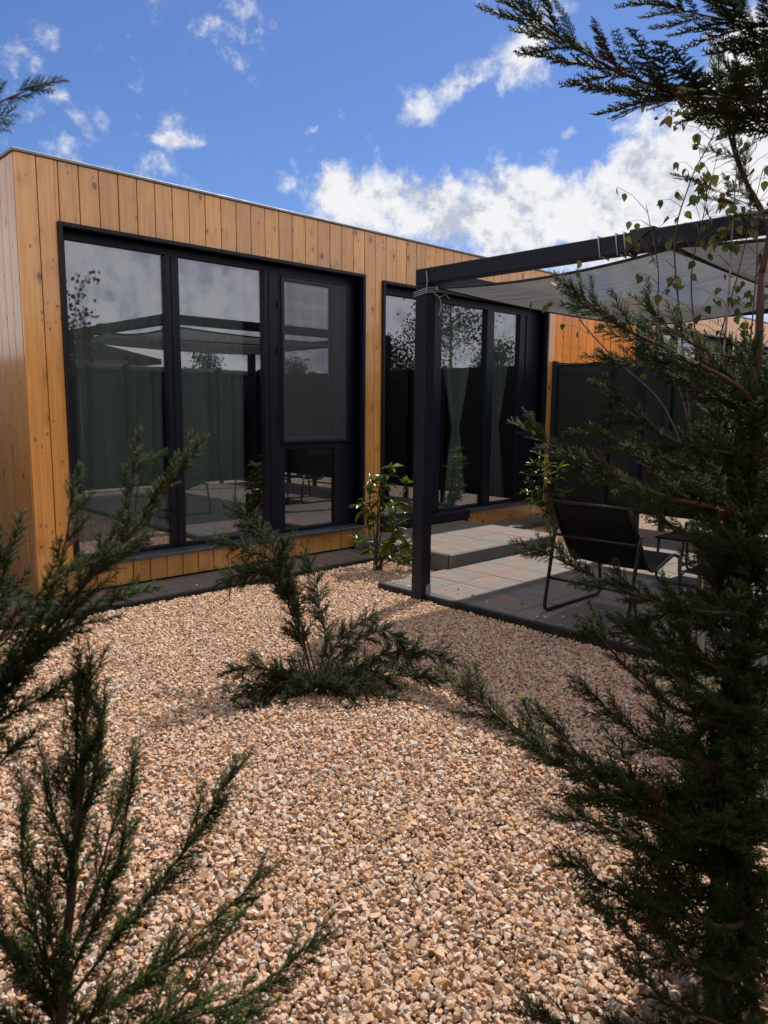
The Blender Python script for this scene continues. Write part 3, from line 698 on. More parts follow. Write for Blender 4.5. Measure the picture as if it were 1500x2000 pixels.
# ------------------------------------------------------------------ furniture
def bendpath(pts, r=.05):
    pts = [Vector(p) for p in pts]; o = [pts[0]]
    for a, b, c in zip(pts[:-2], pts[1:-1], pts[2:]):
        u = (a - b); v = (c - b); rr = min(r, u.length * .45, v.length * .45); u.normalize(); v.normalize()
        p, q = b + u * rr, b + v * rr
        for k in range(6): t = k / 5; o.append(p * (1 - t) ** 2 + b * 2 * t * (1 - t) + q * t * t)
    o.append(pts[-1]); return o
def make_chair():
    c = empty('lounge_chair')          # local: faces +x, rear left foot at origin, width along -y
    W2 = .60
    prof = bendpath([(-.005, 0, .785), (.15, 0, .56), (.325, 0, .315), (.66, 0, .415), (.74, 0, .385)], .11)
    vs = []; fs = []; nw = 8
    for j in range(nw + 1):
        y = -.022 - (W2 - .044) * j / nw; dip = .018 * math.sin(math.pi * j / nw)
        for p in prof: vs.append((p.x + dip * .6, y, p.z - dip * .7))
    k = len(prof)
    for j in range(nw):
        for i in range(k - 1): a = j * k + i; fs.append((a, a + 1, a + k + 1, a + k))
    s = MB().poly(vs, fs).build('sling_seat', M['sling'], c, True); md = s.modifiers.new('t', 'SOLIDIFY'); md.thickness = .006
    for y in (-.014, -W2 + .014):
        MB().tube([p + Vector((0, y, 0)) for p in prof], .0125, 8).build('side_rail', M['tube'], c, True)
    for y in (-.0, -W2):
        yy = y + (.012 if y == 0 else -.012)
        MB().tube(bendpath([(.125, yy, .60), (.10, yy, .56), (.0, yy, .014), (.76, yy, .014), (.70, yy, .40)], .06), .0125, 8).build('leg_frame', M['tube'], c, True)
    for (x, z) in ((.092, .545), (.036, .245), (.70, .398)):
        MB().tube([(x, .012, z), (x, -W2 - .012, z)], .010, 8).build('cross_bar', M['tube'], c, True)
    MB().tube([(-.003, -.01, .787), (-.003, -W2 + .01, .787)], .011, 8).build('top_bar', M['tube'], c, True)
    return c
ch = make_chair(); ch.location = (2.44, -2.70, .042)
tag(ch, 'black sling lounge chair on tube legs, seen from behind on the patio', 'chair', 'black sling lounge chairs')
c2 = copy_tree(ch); c2.location = (5.36, -3.32, .042); c2.rotation_euler.z = R(176)
tag(c2, 'black sling lounge chair on the far side of the low table, behind the conifer', 'chair', 'black sling lounge chairs')
tb = empty('low_table', (4.22, -3.02, .042)); tag(tb, 'low black table on tube legs standing beyond the lounge chair', 'table')
bx('table_top', -.30, .30, -.27, .27, .36, .378, M['sling'], tb, .005)
for s in (-1, 1): MB().tube(bendpath([(s * .27, -.25, .36), (s * .285, -.25, .012), (s * .285, .25, .012), (s * .27, .25, .36)], .06), .011, 8).build('leg_frame', M['tube'], tb, True)

# ------------------------------------------------------------------ conifers
def cones(segs):
    """segs: list of (p0, p1, r, tip0, tip1) -> arrays of 3-sided cones"""
    n = len(segs); p0 = np.array([s[0] for s in segs]); p1 = np.array([s[1] for s in segs]); r = np.array([s[2] for s in segs])[:, None]
    t = p1 - p0; ln = np.linalg.norm(t, axis=1, keepdims=True); t = t / np.maximum(ln, 1e-9)
    ref = np.where(np.abs(t[:, 2:3]) < .9, np.array([[0, 0, 1.]]), np.array([[1., 0, 0]]))
    a = np.cross(t, ref); a /= np.linalg.norm(a, axis=1, keepdims=True); b = np.cross(t, a)
    v = np.empty((n, 4, 3))
    for j in range(3):
        th = 2 * math.pi * j / 3 + .5; v[:, j] = p0 + (a * math.cos(th) + b * math.sin(th)) * r
    v[:, 3] = p1
    tip = np.empty((n, 4)); tip[:, :3] = np.array([s[3] for s in segs])[:, None]; tip[:, 3] = np.array([s[4] for s in segs])
    return v.reshape(-1, 3), tip.ravel()
def spray_template(seed, dense=1.0, lift=.35, fat=1.0, wide=1.0):
    """a unit-length feathery spray along +x; scaled when placed"""
    r = random.Random(seed); S = []
    def axis(s): return np.array([s, .05 * math.sin(s * 2.2 + seed), -.06 * s * s + .04 * math.sin(s * 3 + seed * 2)])
    ks = 10
    for i in range(ks): S.append((axis(i / ks), axis((i + 1.25) / ks), .010 * fat * (1.15 - i / ks), .0, .2 + .5 * i / ks))
    s = .05; side = 1
    while s < .985:
        p = axis(s); lat = (.10 + .34 * (1 - s) ** .8) * r.uniform(.7, 1.15) * wide
        if s < .15: lat *= .75
        ang = R(r.uniform(34, 50)); roll = r.gauss(0, lift)
        d = np.array([math.cos(ang), side * math.sin(ang) * math.cos(roll), math.sin(ang) * math.sin(roll) + .10])
        d /= np.linalg.norm(d); e = p + d * lat + np.array([lat * .15, 0, 0])
        S.append((p, e, .0075 * fat, .15, .75))
        q = .022; sd = 1
        while q < lat * .95:
            c = p + (e - p) * (q / lat)
            a2 = R(r.uniform(34, 52)); l2 = (.035 + .05 * (1 - q / lat)) * r.uniform(.75, 1.25)
            nrm = np.array([0, -math.sin(roll), math.cos(roll)]); perp = np.cross(nrm, d); perp /= np.linalg.norm(perp)
            d2 = d * math.cos(a2) + perp * sd * math.sin(a2) + nrm * r.gauss(0, .22)
            S.append((c, c + d2 * l2, .0068 * fat, .35, 1.0)); sd = -sd; q += .0175 / dense
        s += .026 / dense; side = -side
    return cones(S)
TPL = [spray_template(k + 1, .95, .3, 1.25) for k in range(6)]
TPL3 = [spray_template(k + 31, .9, 1.3, 1.3) for k in range(6)]     # bushier, all round the axis
TPLS = [spray_template(k + 151, .85, .3, 1.8, .55) for k in range(6)]    # swept combs of the upper boughs
TPLP = [spray_template(k + 121, .75, 1.0, 1.75, .85) for k in range(6)]    # narrow foxtail plumes
TPLY = [spray_template(k + 91, .6, 1.2, 2.0) for k in range(6)]     # short plumes of the young tree
TPLC = [spray_template(k + 61, .5, 1.0, 2.7) for k in range(5)]    # coarse for the further shrub
def foliage_mesh(name, place, material, parent, off):
    """place: list of (template, matrix4 numpy, rnd)"""
    V = []; TP = []; RN = []
    for (tv, tt), mtx, rn in place:
        V.append(tv @ mtx[:3, :3].T + mtx[:3, 3]); TP.append(tt); RN.append(np.full(len(tt), rn))
    V = np.concatenate(V) - np.array(off); TP = np.concatenate(TP); RN = np.concatenate(RN)
    nc = len(V) // 4; base = (np.arange(nc) * 4)[:, None]
    F = np.concatenate([base + np.array([0, 1, 3]), base + np.array([1, 2, 3]), base + np.array([2, 0, 3])], 1).reshape(-1)
    me = bpy.data.meshes.new(name); me.vertices.add(len(V)); me.vertices.foreach_set('co', V.astype(np.float32).ravel())
    nf = nc * 3; me.loops.add(nf * 3); me.loops.foreach_set('vertex_index', F.astype(np.int32)); me.polygons.add(nf)
    me.polygons.foreach_set('loop_start', (np.arange(nf) * 3).astype(np.int32)); me.polygons.foreach_set('loop_total', np.full(nf, 3, np.int32))
    me.polygons.foreach_set('use_smooth', np.ones(nf, bool))
    for nm, arr in (('tip', TP), ('rnd', RN)):
        a = me.attributes.new(nm, 'FLOAT', 'POINT'); a.data.foreach_set('value', arr.astype(np.float32))
    me.materials.append(material); me.update(calc_edges=True)
    o = bpy.data.objects.new(name, me); o['kind'] = 'stuff'; return link(o, parent)
def frame_mtx(p, d, n, s):
    d = d.normalized(); n = (n - d * n.dot(d)); n = n.normalized() if n.length > 1e-5 else d.orthogonal().normalized(); y = n.cross(d)
    m = np.eye(4); m[:3, 0] = d * s; m[:3, 1] = y * s; m[:3, 2] = n * s; m[:3, 3] = p; return m
def conifer_branch(root, pts, rng, r0=.008, smax=.26, smin=.09, start=.12, step=.045, tpl=None, material=None, flat=.5, lead=True, ang=(28, 52)):
    tpl = tpl or TPL; material = material or M['cypress']
    path = smoothpath(pts, 8); off = root.location
    ln = [0]
    for a, b in zip(path[:-1], path[1:]): ln.append(ln[-1] + (b - a).length)
    tot = ln[-1]
    br = MB().tube(path, r0 * .75, 6, r0 * .18).build('branch', M['bark'], root, True, off=off)
    place = []; s = tot * start; side = 1
    while s < tot * .985:
        i = max(k for k in range(len(ln)) if ln[k] <= s); i = min(i, len(path) - 2)
        f = (s - ln[i]) / max(1e-6, ln[i + 1] - ln[i]); p = path[i].lerp(path[i + 1], f); t = (path[i + 1] - path[i]).normalized()
        u = s / tot; size = (smax + (smin - smax) * u) * rng.uniform(.65, 1.2)
        hor = t.cross(Vector((0, 0, 1))); hor = hor.normalized() if hor.length > .1 else t.orthogonal().normalized()
        ver = hor.cross(t)
        az = rng.gauss(0, flat) + (0 if side > 0 else math.pi)
        lat = hor * math.cos(az) + ver * math.sin(az)
        a = R(rng.uniform(*ang)); d = t * math.cos(a) + lat * math.sin(a) + Vector((0, 0, rng.uniform(-.02, .16)))
        nrm = ver * math.cos(az) - hor * math.sin(az) if True else ver
        place.append((rng.choice(tpl), frame_mtx(p, d, nrm, size), rng.random())); side = -side
        s += step * .72 * rng.uniform(.7, 1.3)
    if lead:
        t = (path[-1] - path[-3]).normalized()
        place.append((rng.choice(tpl), frame_mtx(path[-1] - t * smin * .5, t, Vector((0, 0, 1)) + RT * .2, smin * 1.3), rng.random()))
    foliage_mesh('foliage', place, material, br, off)
    return br
def conifer(name, base, label, group='cypress trees around the yard'):
    root = empty(name, base); tag(root, label, 'conifer', group); return root

# --- big cypress at the right edge
rng = random.Random(21)
tr = conifer('cypress_tree', (-.06, -4.88, 0), 'large dark feathery cypress filling the right foreground')
B0 = Vector(tr.location)
trunk = [B0, B0 + Vector((.0, .0, .6)), B0 + Vector((.02, .0, 1.2)), B0 + Vector((.0, .01, 1.75)), at(1500, 440, 1.62), at(1445, 330, 1.6), at(1408, 205, 1.58)]
MB().tube(smoothpath(trunk[:4], 6), .022, 8, .008).build('trunk', M['bark'], tr, True, off=B0)
MB().tube(smoothpath(trunk[3:], 6), .0075, 8, .002).build('leader', M['bark'], tr, True, off=B0)
def tp(z): 
    t = max(0, min(1, z / 1.75)); return B0 + Vector((.02 * t, .0, z))
def rb(z, *pix, **kw):
    pts = [tp(z)] + [at(*p) for p in pix]; conifer_branch(tr, pts, rng, **kw)
T3 = dict(tpl=TPLP, flat=1.1, ang=(20, 42), smax=.13, smin=.07, step=.021)
rb(1.38, (1460, 770, 1.62), (1320, 690, 1.58), (1200, 630, 1.55), (1118, 562, 1.52), **{**T3, 'smax': .14, 'start': .2})
rb(1.34, (1470, 720, 1.66), (1390, 690, 1.7), (1320, 650, 1.72), (1260, 600, 1.75), **T3)
rb(1.30, (1480, 830, 1.66), (1380, 770, 1.7), (1280, 720, 1.72), (1180, 700, 1.75), **T3)
rb(1.10, (1450, 1010, 1.55), (1300, 970, 1.5), (1150, 910, 1.46), (1040, 848, 1.44), **T3)
rb(1.20, (1450, 900, 1.66), (1340, 870, 1.68), (1250, 820, 1.7), (1190, 770, 1.7), **T3)
rb(1.15, (1450, 950, 1.66), (1350, 920, 1.68), (1250, 880, 1.7), (1150, 850, 1.7), **T3)
rb(.95, (1450, 1200, 1.5), (1330, 1190, 1.45), (1190, 1140, 1.42), (1050, 1072, 1.4), **{**T3, 'smax': .12})
rb(.98, (1460, 1120, 1.6), (1400, 1080, 1.62), (1340, 1040, 1.64), (1280, 1010, 1.64), **T3)
rb(1.02, (1450, 1080, 1.55), (1380, 1000, 1.55), (1320, 960, 1.55), (1260, 900, 1.55), **T3)
rb(.55, (1420, 1640, 1.48), (1230, 1580, 1.42), (1050, 1460, 1.38), (895, 1335, 1.36), **{**T3, 'smax': .19, 'step': .018})
rb(.60, (1400, 1560, 1.5), (1260, 1540, 1.48), (1150, 1490, 1.46), (1065, 1400, 1.45), **{**T3, 'smax': .19})
rb(.66, (1440, 1520, 1.5), (1340, 1480, 1.5), (1250, 1440, 1.5), (1150, 1350, 1.5), **T3)
rb(.72, (1440, 1420, 1.5), (1330, 1390, 1.48), (1240, 1320, 1.46), (1165, 1235, 1.45), **T3)
rb(.76, (1440, 1390, 1.48), (1350, 1350, 1.46), (1290, 1290, 1.46), (1250, 1215, 1.46), **T3)
rb(.80, (1430, 1320, 1.52), (1330, 1270, 1.5), (1250, 1240, 1.5), (1130, 1235, 1.5), **T3)
rb(.86, (1450, 1260, 1.5), (1400, 1230, 1.48), (1350, 1200, 1.46), (1310, 1150, 1.46), **T3)
rb(.36, (1450, 1800, 1.45), (1330, 1790, 1.42), (1220, 1750, 1.4), (1120, 1685, 1.38), **{**T3, 'smax': .18})
rb(.46, (1420, 1690, 1.5), (1300, 1670, 1.52), (1190, 1620, 1.52), (1100, 1590, 1.52), **{**T3, 'smax': .18})
rb(.26, (1440, 1900, 1.4), (1340, 1880, 1.38), (1250, 1850, 1.36), (1190, 1780, 1.35), **T3)
rb(.16, (1400, 2020, 1.38), (1250, 2030, 1.34), (1130, 2020, 1.32), (1045, 1985, 1.3), **T3)
rb(.2, (1480, 2000, 1.35), (1380, 1990, 1.3), (1300, 1950, 1.28), (1230, 1890, 1.26), **T3)
for k in range(48):      # inner and far-side boughs
    z = .08 + 1.25 * (k + .5) / 48; a = rng.uniform(0, 2 * math.pi)
    dirv = Vector((math.cos(a), math.sin(a), 0)); rad = (.60 - .20 * z) * rng.uniform(.55, 1.0) * (.42 if dirv.dot(RT) < 0 else 1.0)
    p0 = tp(z); conifer_branch(tr, [p0, p0 + dirv * rad * .4 + Vector((0, 0, .03)), p0 + dirv * rad * .75 + Vector((0, 0, .07)), p0 + dirv * rad + Vector((0, 0, .17))], rng, r0=.006, **{**T3, 'step': .03, 'smax': .18})
# upper boughs against the sky
SP = dict(tpl=TPLS, flat=.3, ang=(24, 46))
conifer_branch(tr, [tp(1.25), tp(1.4), tp(1.55)], rng, r0=.004, **{**T3, 'step': .022, 'smax': .13, 'smin': .09, 'start': .02, 'ang': (25, 55)})
def ub(*pix, **kw): conifer_branch(tr, [at(*p) for p in pix], rng, **kw)
ub((1620, 330, 1.62), (1500, 205, 1.5), (1350, 190, 1.42), (1210, 140, 1.36), (1090, 70, 1.32), (1015, 12, 1.30), smax=.24, smin=.11, step=.026, r0=.007, start=.15, **SP)
ub((1345, 190, 1.42), (1290, 200, 1.40), (1222, 217, 1.38), smax=.07, smin=.05, step=.03, r0=.003, **SP)
ub((1640, 120, 1.5), (1540, 60, 1.42), (1400, 35, 1.38), (1300, 12, 1.35), smax=.19, smin=.09, step=.026, r0=.005, **SP)
ub((1490, 430, 1.61), (1450, 330, 1.6), (1425, 240, 1.59), (1402, 150, 1.58), smax=.10, smin=.07, step=.032, r0=.004, tpl=TPL3, flat=1.2)
ub((1640, 480, 1.6), (1540, 430, 1.55), (1440, 390, 1.52), (1345, 348, 1.5), smax=.09, smin=.05, step=.05, r0=.003, **SP)
ub((1640, 200, 1.5), (1530, 110, 1.45), (1460, 60, 1.42), (1440, -20, 1.4), smax=.18, smin=.1, step=.04, r0=.005, **SP)
ub((1580, 330, 1.6), (1530, 260, 1.55), (1480, 215, 1.52), (1430, 130, 1.5), smax=.18, smin=.1, step=.045, r0=.005, **SP)

# --- cypress at the left edge (stem outside the picture)
rng = random.Random(8)
LB = at(-330, 1300, 1.05); LB.z = 0
tl = conifer('cypress_tree', LB, 'cypress whose blurred boughs reach in from the left edge')
MB().tube([LB, LB + Vector((.01, 0, .8)), LB + Vector((.0, .01, 1.6)), LB + Vector((.02, .0, 2.4))], .026, 8, .006).build('trunk', M['bark'], tl, True, off=LB)
def lb(z, *pix, **kw): conifer_branch(tl, [LB + Vector((0, 0, z))] + [at(*p) for p in pix], rng, **kw)
lb(.95, (-60, 1400, 1.02), (40, 1290, 1.0), (140, 1170, .98), (230, 1070, .96), (300, 990, .95), (362, 905, .94), smax=.108, smin=.06, step=.019, start=.35, r0=.006, tpl=TPLP, ang=(20, 44))
lb(1.0, (-40, 1330, 1.04), (60, 1230, 1.02), (115, 1110, 1.0), (145, 960, 1.0), smax=.086, smin=.05, step=.022, start=.4, r0=.004, tpl=TPLP, ang=(20, 44))
lb(.98, (60, 1270, .98), (170, 1130, .99), (235, 1010, 1.0), (265, 890, 1.0), smax=.079, smin=.05, step=.022, start=.5, r0=.004, tpl=TPLP, ang=(20, 44))
lb(.9, (-40, 1400, 1.0), (60, 1290, .97), (160, 1210, .95), (245, 1165, .94), smax=.094, smin=.06, step=.020, start=.4, r0=.004, tpl=TPLP, ang=(20, 44))
lb(1.1, (-80, 1330, .98), (-30, 1230, .96), (0, 1150, .95), (20, 1065, .95), smax=.094, smin=.06, step=.020, start=.3, r0=.004, tpl=TPLP, ang=(20, 44))
lb(.85, (-90, 1460, 1.0), (-20, 1420, .98), (50, 1380, .97), (110, 1345, .96), smax=.094, smin=.06, step=.020, start=.3, r0=.004, tpl=TPLP, ang=(20, 44))
lb(.8, (-100, 1550, 1.0), (-50, 1520, .98), (0, 1490, .97), (40, 1450, .96), smax=.086, smin=.06, step=.022, start=.3, r0=.004, tpl=TPLP, ang=(20, 44))
lb(1.05, (-60, 1300, .92), (30, 1200, .9), (130, 1120, .9), (235, 1080, .9), smax=.079, smin=.05, step=.022, start=.4, r0=.004, tpl=TPLP, ang=(20, 44))
lb(1.95, (-120, 290, 1.0), (-60, 240, 1.0), (0, 200, 1.0), (68, 170, 1.0), smax=.09, smin=.05, step=.04, start=.3, r0=.004)
for k in range(12):
    z = .3 + 1.9 * k / 12; a = rng.uniform(R(110), R(290)); dv = Vector((math.cos(a), math.sin(a), 0)); p0 = LB + Vector((0, 0, z)); q = .45 * rng.uniform(.6, 1)
    conifer_branch(tl, [p0, p0 + dv * q * .5 + Vector((0, 0, .06)), p0 + dv * q + Vector((0, 0, .2))], rng, smax=.2, smin=.1, step=.06, r0=.005)

# --- young cypress at the lower left
rng = random.Random(14)
YB = at(110, 1900, .90); YB.z = 0
ty = conifer('cypress_tree', YB, 'young upright cypress at the lower left corner of the gravel')
lead = [YB, YB + Vector((.0, .0, .45)), at(120, 1960, .92), at(140, 1750, .92), at(158, 1520, .93), at(172, 1330, .94)]
MB().tube(smoothpath(lead, 5), .011, 7, .002).build('trunk', M['bark'], ty, True, off=YB)
def yb_(*pix, **kw): conifer_branch(ty, [at(*p) for p in pix], rng, **kw)
K = dict(r0=.0035, tpl=TPLY, flat=1.2, ang=(14, 34))
yb_((135, 1800, .92), (146, 1650, .925), (160, 1500, .93), (172, 1318, .94), smax=.065, smin=.05, step=.010, start=.05, **K)
yb_((150, 1640, .925), (148, 1540, .93), (150, 1440, .93), (154, 1335, .935), smax=.06, smin=.04, step=.011, **K)
yb_((152, 1620, .925), (180, 1530, .92), (194, 1460, .92), (200, 1375, .92), smax=.06, smin=.04, step=.011, **K)
yb_((145, 1700, .925), (112, 1610, .93), (92, 1560, .93), (84, 1500, .93), smax=.06, smin=.04, step=.013, **K)
yb_((115, 2050, .92), (100, 1980, .93), (60, 1900, .93), (30, 1870, .93), smax=.09, smin=.05, step=.012, **K)
yb_((125, 1930, .92), (190, 1790, .90), (235, 1660, .89), (258, 1500, .88), smax=.058, smin=.045, step=.014, **K)
yb_((130, 1960, .92), (250, 1800, .93), (360, 1660, .95), (455, 1512, .97), smax=.072, smin=.05, step=.013, **K)
yb_((130, 2010, .92), (260, 1930, .93), (380, 1830, .95), (515, 1708, .97), smax=.065, smin=.04, step=.016, **K)
yb_((120, 1980, .92), (70, 1820, .93), (45, 1700, .94), (45, 1555, .95), smax=.065, smin=.05, step=.014, **K)
yb_((110, 2060, .92), (300, 2010, .93), (470, 1950, .95), (612, 1842, .96), smax=.065, smin=.05, step=.014, **K)
yb_((130, 1880, .92), (190, 1720, .96), (215, 1630, .98), (240, 1560, 1.0), smax=.058, smin=.045, step=.016, **K)
yb_((120, 2000, .92), (60, 1900, .88), (20, 1850, .86), (-20, 1780, .85), smax=.065, smin=.05, step=.016, **K)
yb_((120, 2050, .92), (200, 1970, .86), (290, 1900, .84), (370, 1860, .83), smax=.065, smin=.05, step=.016, **K)
yb_((110, 2080, .92), (60, 2020, .9), (20, 1990, .88), (-40, 1950, .88), smax=.072, smin=.06, step=.014, **K)
yb_((120, 2020, .92), (110, 1900, .9), (95, 1800, .89), (90, 1720, .89), smax=.065, smin=.05, step=.014, **K)
yb_((110, 2150, .92), (250, 2110, .9), (380, 2060, .9), (480, 1990, .9), smax=.072, smin=.06, step=.014, **K)
for k in range(14):
    z = .12 + .48 * k / 14; a = k * 2.4; dv = Vector((math.cos(a), math.sin(a), 0)); p0 = YB + Vector((0, 0, z)); q = .26 * rng.uniform(.7, 1)
    conifer_branch(ty, [p0, p0 + dv * q * .5 + Vector((0, 0, .07)), p0 + dv * q + Vector((0, 0, .19))], rng, smax=.10, smin=.05, step=.025, r0=.004, tpl=TPLY)

# --- sprawling shrub in the middle of the gravel
rng = random.Random(33)
SB = Vector((.47, -2.64, 0)); sd = (SB - CAM).dot(FW)
ts = conifer('sprawling_cypress', SB, 'low sprawling cypress leaning left in the middle of the gravel', 'cypress trees around the yard')
def sb(*pix, **kw):
    kw = {**dict(r0=.007, smax=.145, smin=.10, step=.014, tpl=TPLC, flat=1.3, material=M['juniper'], start=.12, ang=(30, 72)), **kw}
    conifer_branch(ts, [SB + Vector((rng.uniform(-.03, .03), rng.uniform(-.03, .03), 0))] + [at(px, py, sd + dd) for px, py, dd in pix], rng, **kw)
sb((600, 1290, -.02), (575, 1200, -.03), (548, 1110, -.05), (510, 1040, -.08), (460, 1000, -.1), start=.20, smax=.14, smin=.11, step=.016)
sb((585, 1230, .0), (545, 1130, .05), (490, 1075, .12), (425, 1062, .18), start=.45, smax=.11)
sb((570, 1200, .03), (535, 1135, .0), (490, 1115, -.06), (440, 1135, -.1), start=.5, smax=.11)
sb((635, 1250, .02), (625, 1190, .05), (618, 1140, .08), (600, 1085, .1), start=.3, smax=.11)
sb((590, 1220, .0), (560, 1150, -.02), (520, 1120, -.05), (470, 1130, -.06), start=.55, smax=.12)
sb((575, 1160, -.03), (545, 1090, -.04), (560, 1060, -.04), start=.6, smax=.11)
sb((560, 1330, -.1), (510, 1365, -.2), (470, 1385, -.28), start=.4, smax=.11)
sb((650, 1270, .0), (690, 1225, .0), (730, 1200, .0), start=.3, smax=.11, smin=.08)
sb((660, 1280, .05), (720, 1240, .05), (760, 1235, .08), (800, 1290, .08), start=.3, smax=.11)
sb((680, 1310, .05), (760, 1275, .08), (830, 1275, .1), (875, 1290, .1), start=.25, smax=.12)
sb((680, 1330, -.03), (740, 1320, -.05), (800, 1320, -.06), (845, 1325, -.08), start=.2, smax=.11)
sb((560, 1320, .0), (500, 1300, .02), (450, 1310, .04), start=.2, smax=.14)
sb((560, 1340, -.06), (500, 1345, -.1), (450, 1375, -.13), start=.3, smax=.12)
sb((600, 1345, -.08), (570, 1360, -.14), (555, 1365, -.2), start=.25, smax=.12)
sb((660, 1350, -.06), (720, 1355, -.12), (770, 1360, -.16), start=.2, smax=.12)
sb((640, 1340, -.08), (660, 1345, -.16), (690, 1365, -.22), start=.2, smax=.12)
for k in range(9):
    a = k * .72; dv = Vector((math.cos(a), math.sin(a), 0)); q = .26 * rng.uniform(.6, 1)
    conifer_branch(ts, [SB, SB + dv * q * .5 + Vector((0, 0, .06)), SB + dv * q + Vector((0, 0, .07 + .07 * rng.random()))], rng, r0=.005, smax=.11, smin=.08, step=.017, tpl=TPLC, flat=1.3, material=M['juniper'])

# ------------------------------------------------------------------ broad-leaved plants
def leaf_mesh(name, ln, wd, material, tipsharp=1.0, fold=.25, curl=.15, serr=0):
    prof = [(0, .0), (.12, .42), (.3, .85), (.5, 1.0), (.7, .82), (.88, .42), (1, 0)] if tipsharp < 1.5 else [(0, .1), (.1, .7), (.25, 1.0), (.45, .92), (.65, .62), (.85, .22), (1, 0)]
    vs = []; fs = []
    for t, w in prof:
        z = -curl * ln * t * t
        vs += [(t * ln, -w * wd / 2, z + fold * w * wd / 2), (t * ln, 0, z), (t * ln, w * wd / 2, z + fold * w * wd / 2)]
    for i in range(len(prof) - 1):
        a = i * 3; fs += [(a, a + 1, a + 4, a + 3), (a + 1, a + 2, a + 5, a + 4)]
    return MB().poly(vs, fs).mesh(name, material, True)
BL = [leaf_mesh('leaf', l, l * .72, M['birchleaf'], 2.0, .2, c) for l, c in ((.052, .1), (.045, .3), (.06, .2))]
LL = [leaf_mesh('leaf', l, l * .36, M['laurelleaf'], 1.0, .35, c) for l, c in ((.085, .25), (.10, .35), (.07, .15), (.115, .4))]
def put_leaf(me, p, d, n, parent, off, s=1):
    mt_ = Matrix([list(r) for r in frame_mtx(p - Vector(off), d, n, s)])
    o = bpy.data.objects.new('leaf', me); o.matrix_world = mt_; link(o, parent); o.matrix_local = mt_; return o
def rv(rng): return Vector((rng.gauss(0, 1), rng.gauss(0, 1), rng.gauss(0, 1))).normalized()
# young birch beside the patio edge
rng = random.Random(4)
BB = Vector((2.02, -3.93, 0)); bd = (BB - CAM).dot(FW)
tb_ = empty('young_birch', BB); tag(tb_, 'thin stemmed young birch with yellowing leaves between the cypress and the pergola', 'birch')
stems = [[(1372, 1150, -.05), (1390, 900, -.2), (1418, 640, -.3), (1432, 420, -.4), (1445, 250, -.45)],
         [(1365, 1100, -.05), (1350, 850, -.1), (1330, 640, -.2), (1318, 470, -.25), (1350, 350, -.3), (1395, 240, -.3), (1300, 215, -.3)],
         [(1380, 1050, 0), (1375, 800, -.1), (1350, 560, -.2), (1372, 430, -.2), (1395, 330, -.25)],
         [(1375, 1000, .05), (1395, 720, 0), (1445, 520, -.05), (1490, 330, -.1)],
         [(1380, 1000, .02), (1450, 760, .0), (1475, 560, -.1), (1480, 430, -.1)],
         [(1370, 1000, -.1), (1300, 800, -.15), (1200, 700, -.2), (1130, 620, -.2), (1112, 560, -.2)],
         [(1350, 850, -.1), (1290, 640, -.15), (1285, 520, -.2), (1262, 400, -.25)]]
mainp = []
for k, s in enumerate(stems):
    p0 = BB if k < 5 else at(stems[1][0][0], stems[1][0][1], bd - .08)
    pts = []
    for x, y, d in s:
        q = at(x, y, bd + d + .45 * min(1, max(0, (1150 - y) / 600)))
        if q.x > 2.06: q = CAM + (q - CAM) * ((2.06 - CAM.x) / (q.x - CAM.x))      # stems stay clear of the pergola beam
        pts.append(q)
    path = smoothpath([p0] + pts, 8)
    MB().tube(path, .011 if k == 0 else .007, 6, .0016).build('stem', M['birchbark'] if k == 0 else M['twig'], tb_, True, off=BB)
    mainp.append(path)
    n = len(path)
    for i in range(int(n * .45), n - 1):
        for _ in range(3 if k < 5 else 1):
            if rng.random() < (.62 if i < n * .7 else .35): continue
            p = path[i].lerp(path[i + 1], rng.random()); d = rv(rng) * .8 + (path[i + 1] - path[i]).normalized() * .6; d.z = abs(d.z) * .5 + .1
            tw = d.normalized() * rng.uniform(.05, .26); e = p + tw; mid = p + tw * .5 + Vector((0, 0, .02))
            MB().tube([p, mid, e], .0016, 4, .0008, cap=False).build('twig', M['twig'], tb_, True, off=BB)
            for q in range(rng.choice((1, 1, 2, 2, 3))):
                lp = p.lerp(e, rng.uniform(.5, 1.0)) if q else e
                put_leaf(rng.choice(BL), lp, Vector((rng.gauss(0, .5), rng.gauss(0, .5), -1)), rv(rng), tb_, BB, rng.uniform(.75, 1.1))
# glossy laurels by the house
def laurel(base, label, stems, rng, dens=1.0):
    B = Vector(base); dd = (B - CAM).dot(FW); root = empty('laurel_shrub', B); tag(root, label, 'shrub', 'glossy laurel shrubs beside the house')
    for s in stems:
        path = smoothpath([B + Vector((rng.uniform(-.03, .03), rng.uniform(-.03, .03), -.02))] + [at(x, y, dd + d) for x, y, d in s], 6)
        MB().tube(path, .008, 6, .003).build('stem', M['shrubstem'], root, True, off=B)
        n = len(path)
        for i in range(int(n * .35), n):
            if rng.random() > dens and i < n - 2: continue
            t = (path[min(i + 1, n - 1)] - path[max(i - 1, 0)]).normalized()
            for _ in range(7 if i >= n - 1 else rng.choice((1, 2, 3))):
                d = (t * rng.uniform(.1, .8) + rv(rng)); d.z = d.z * .5 + .1
                put_leaf(rng.choice(LL), path[i], d, Vector((0, 0, 1)) + rv(rng) * .5, root, B, rng.uniform(.9, 1.35))
    return root
rng = random.Random(12)
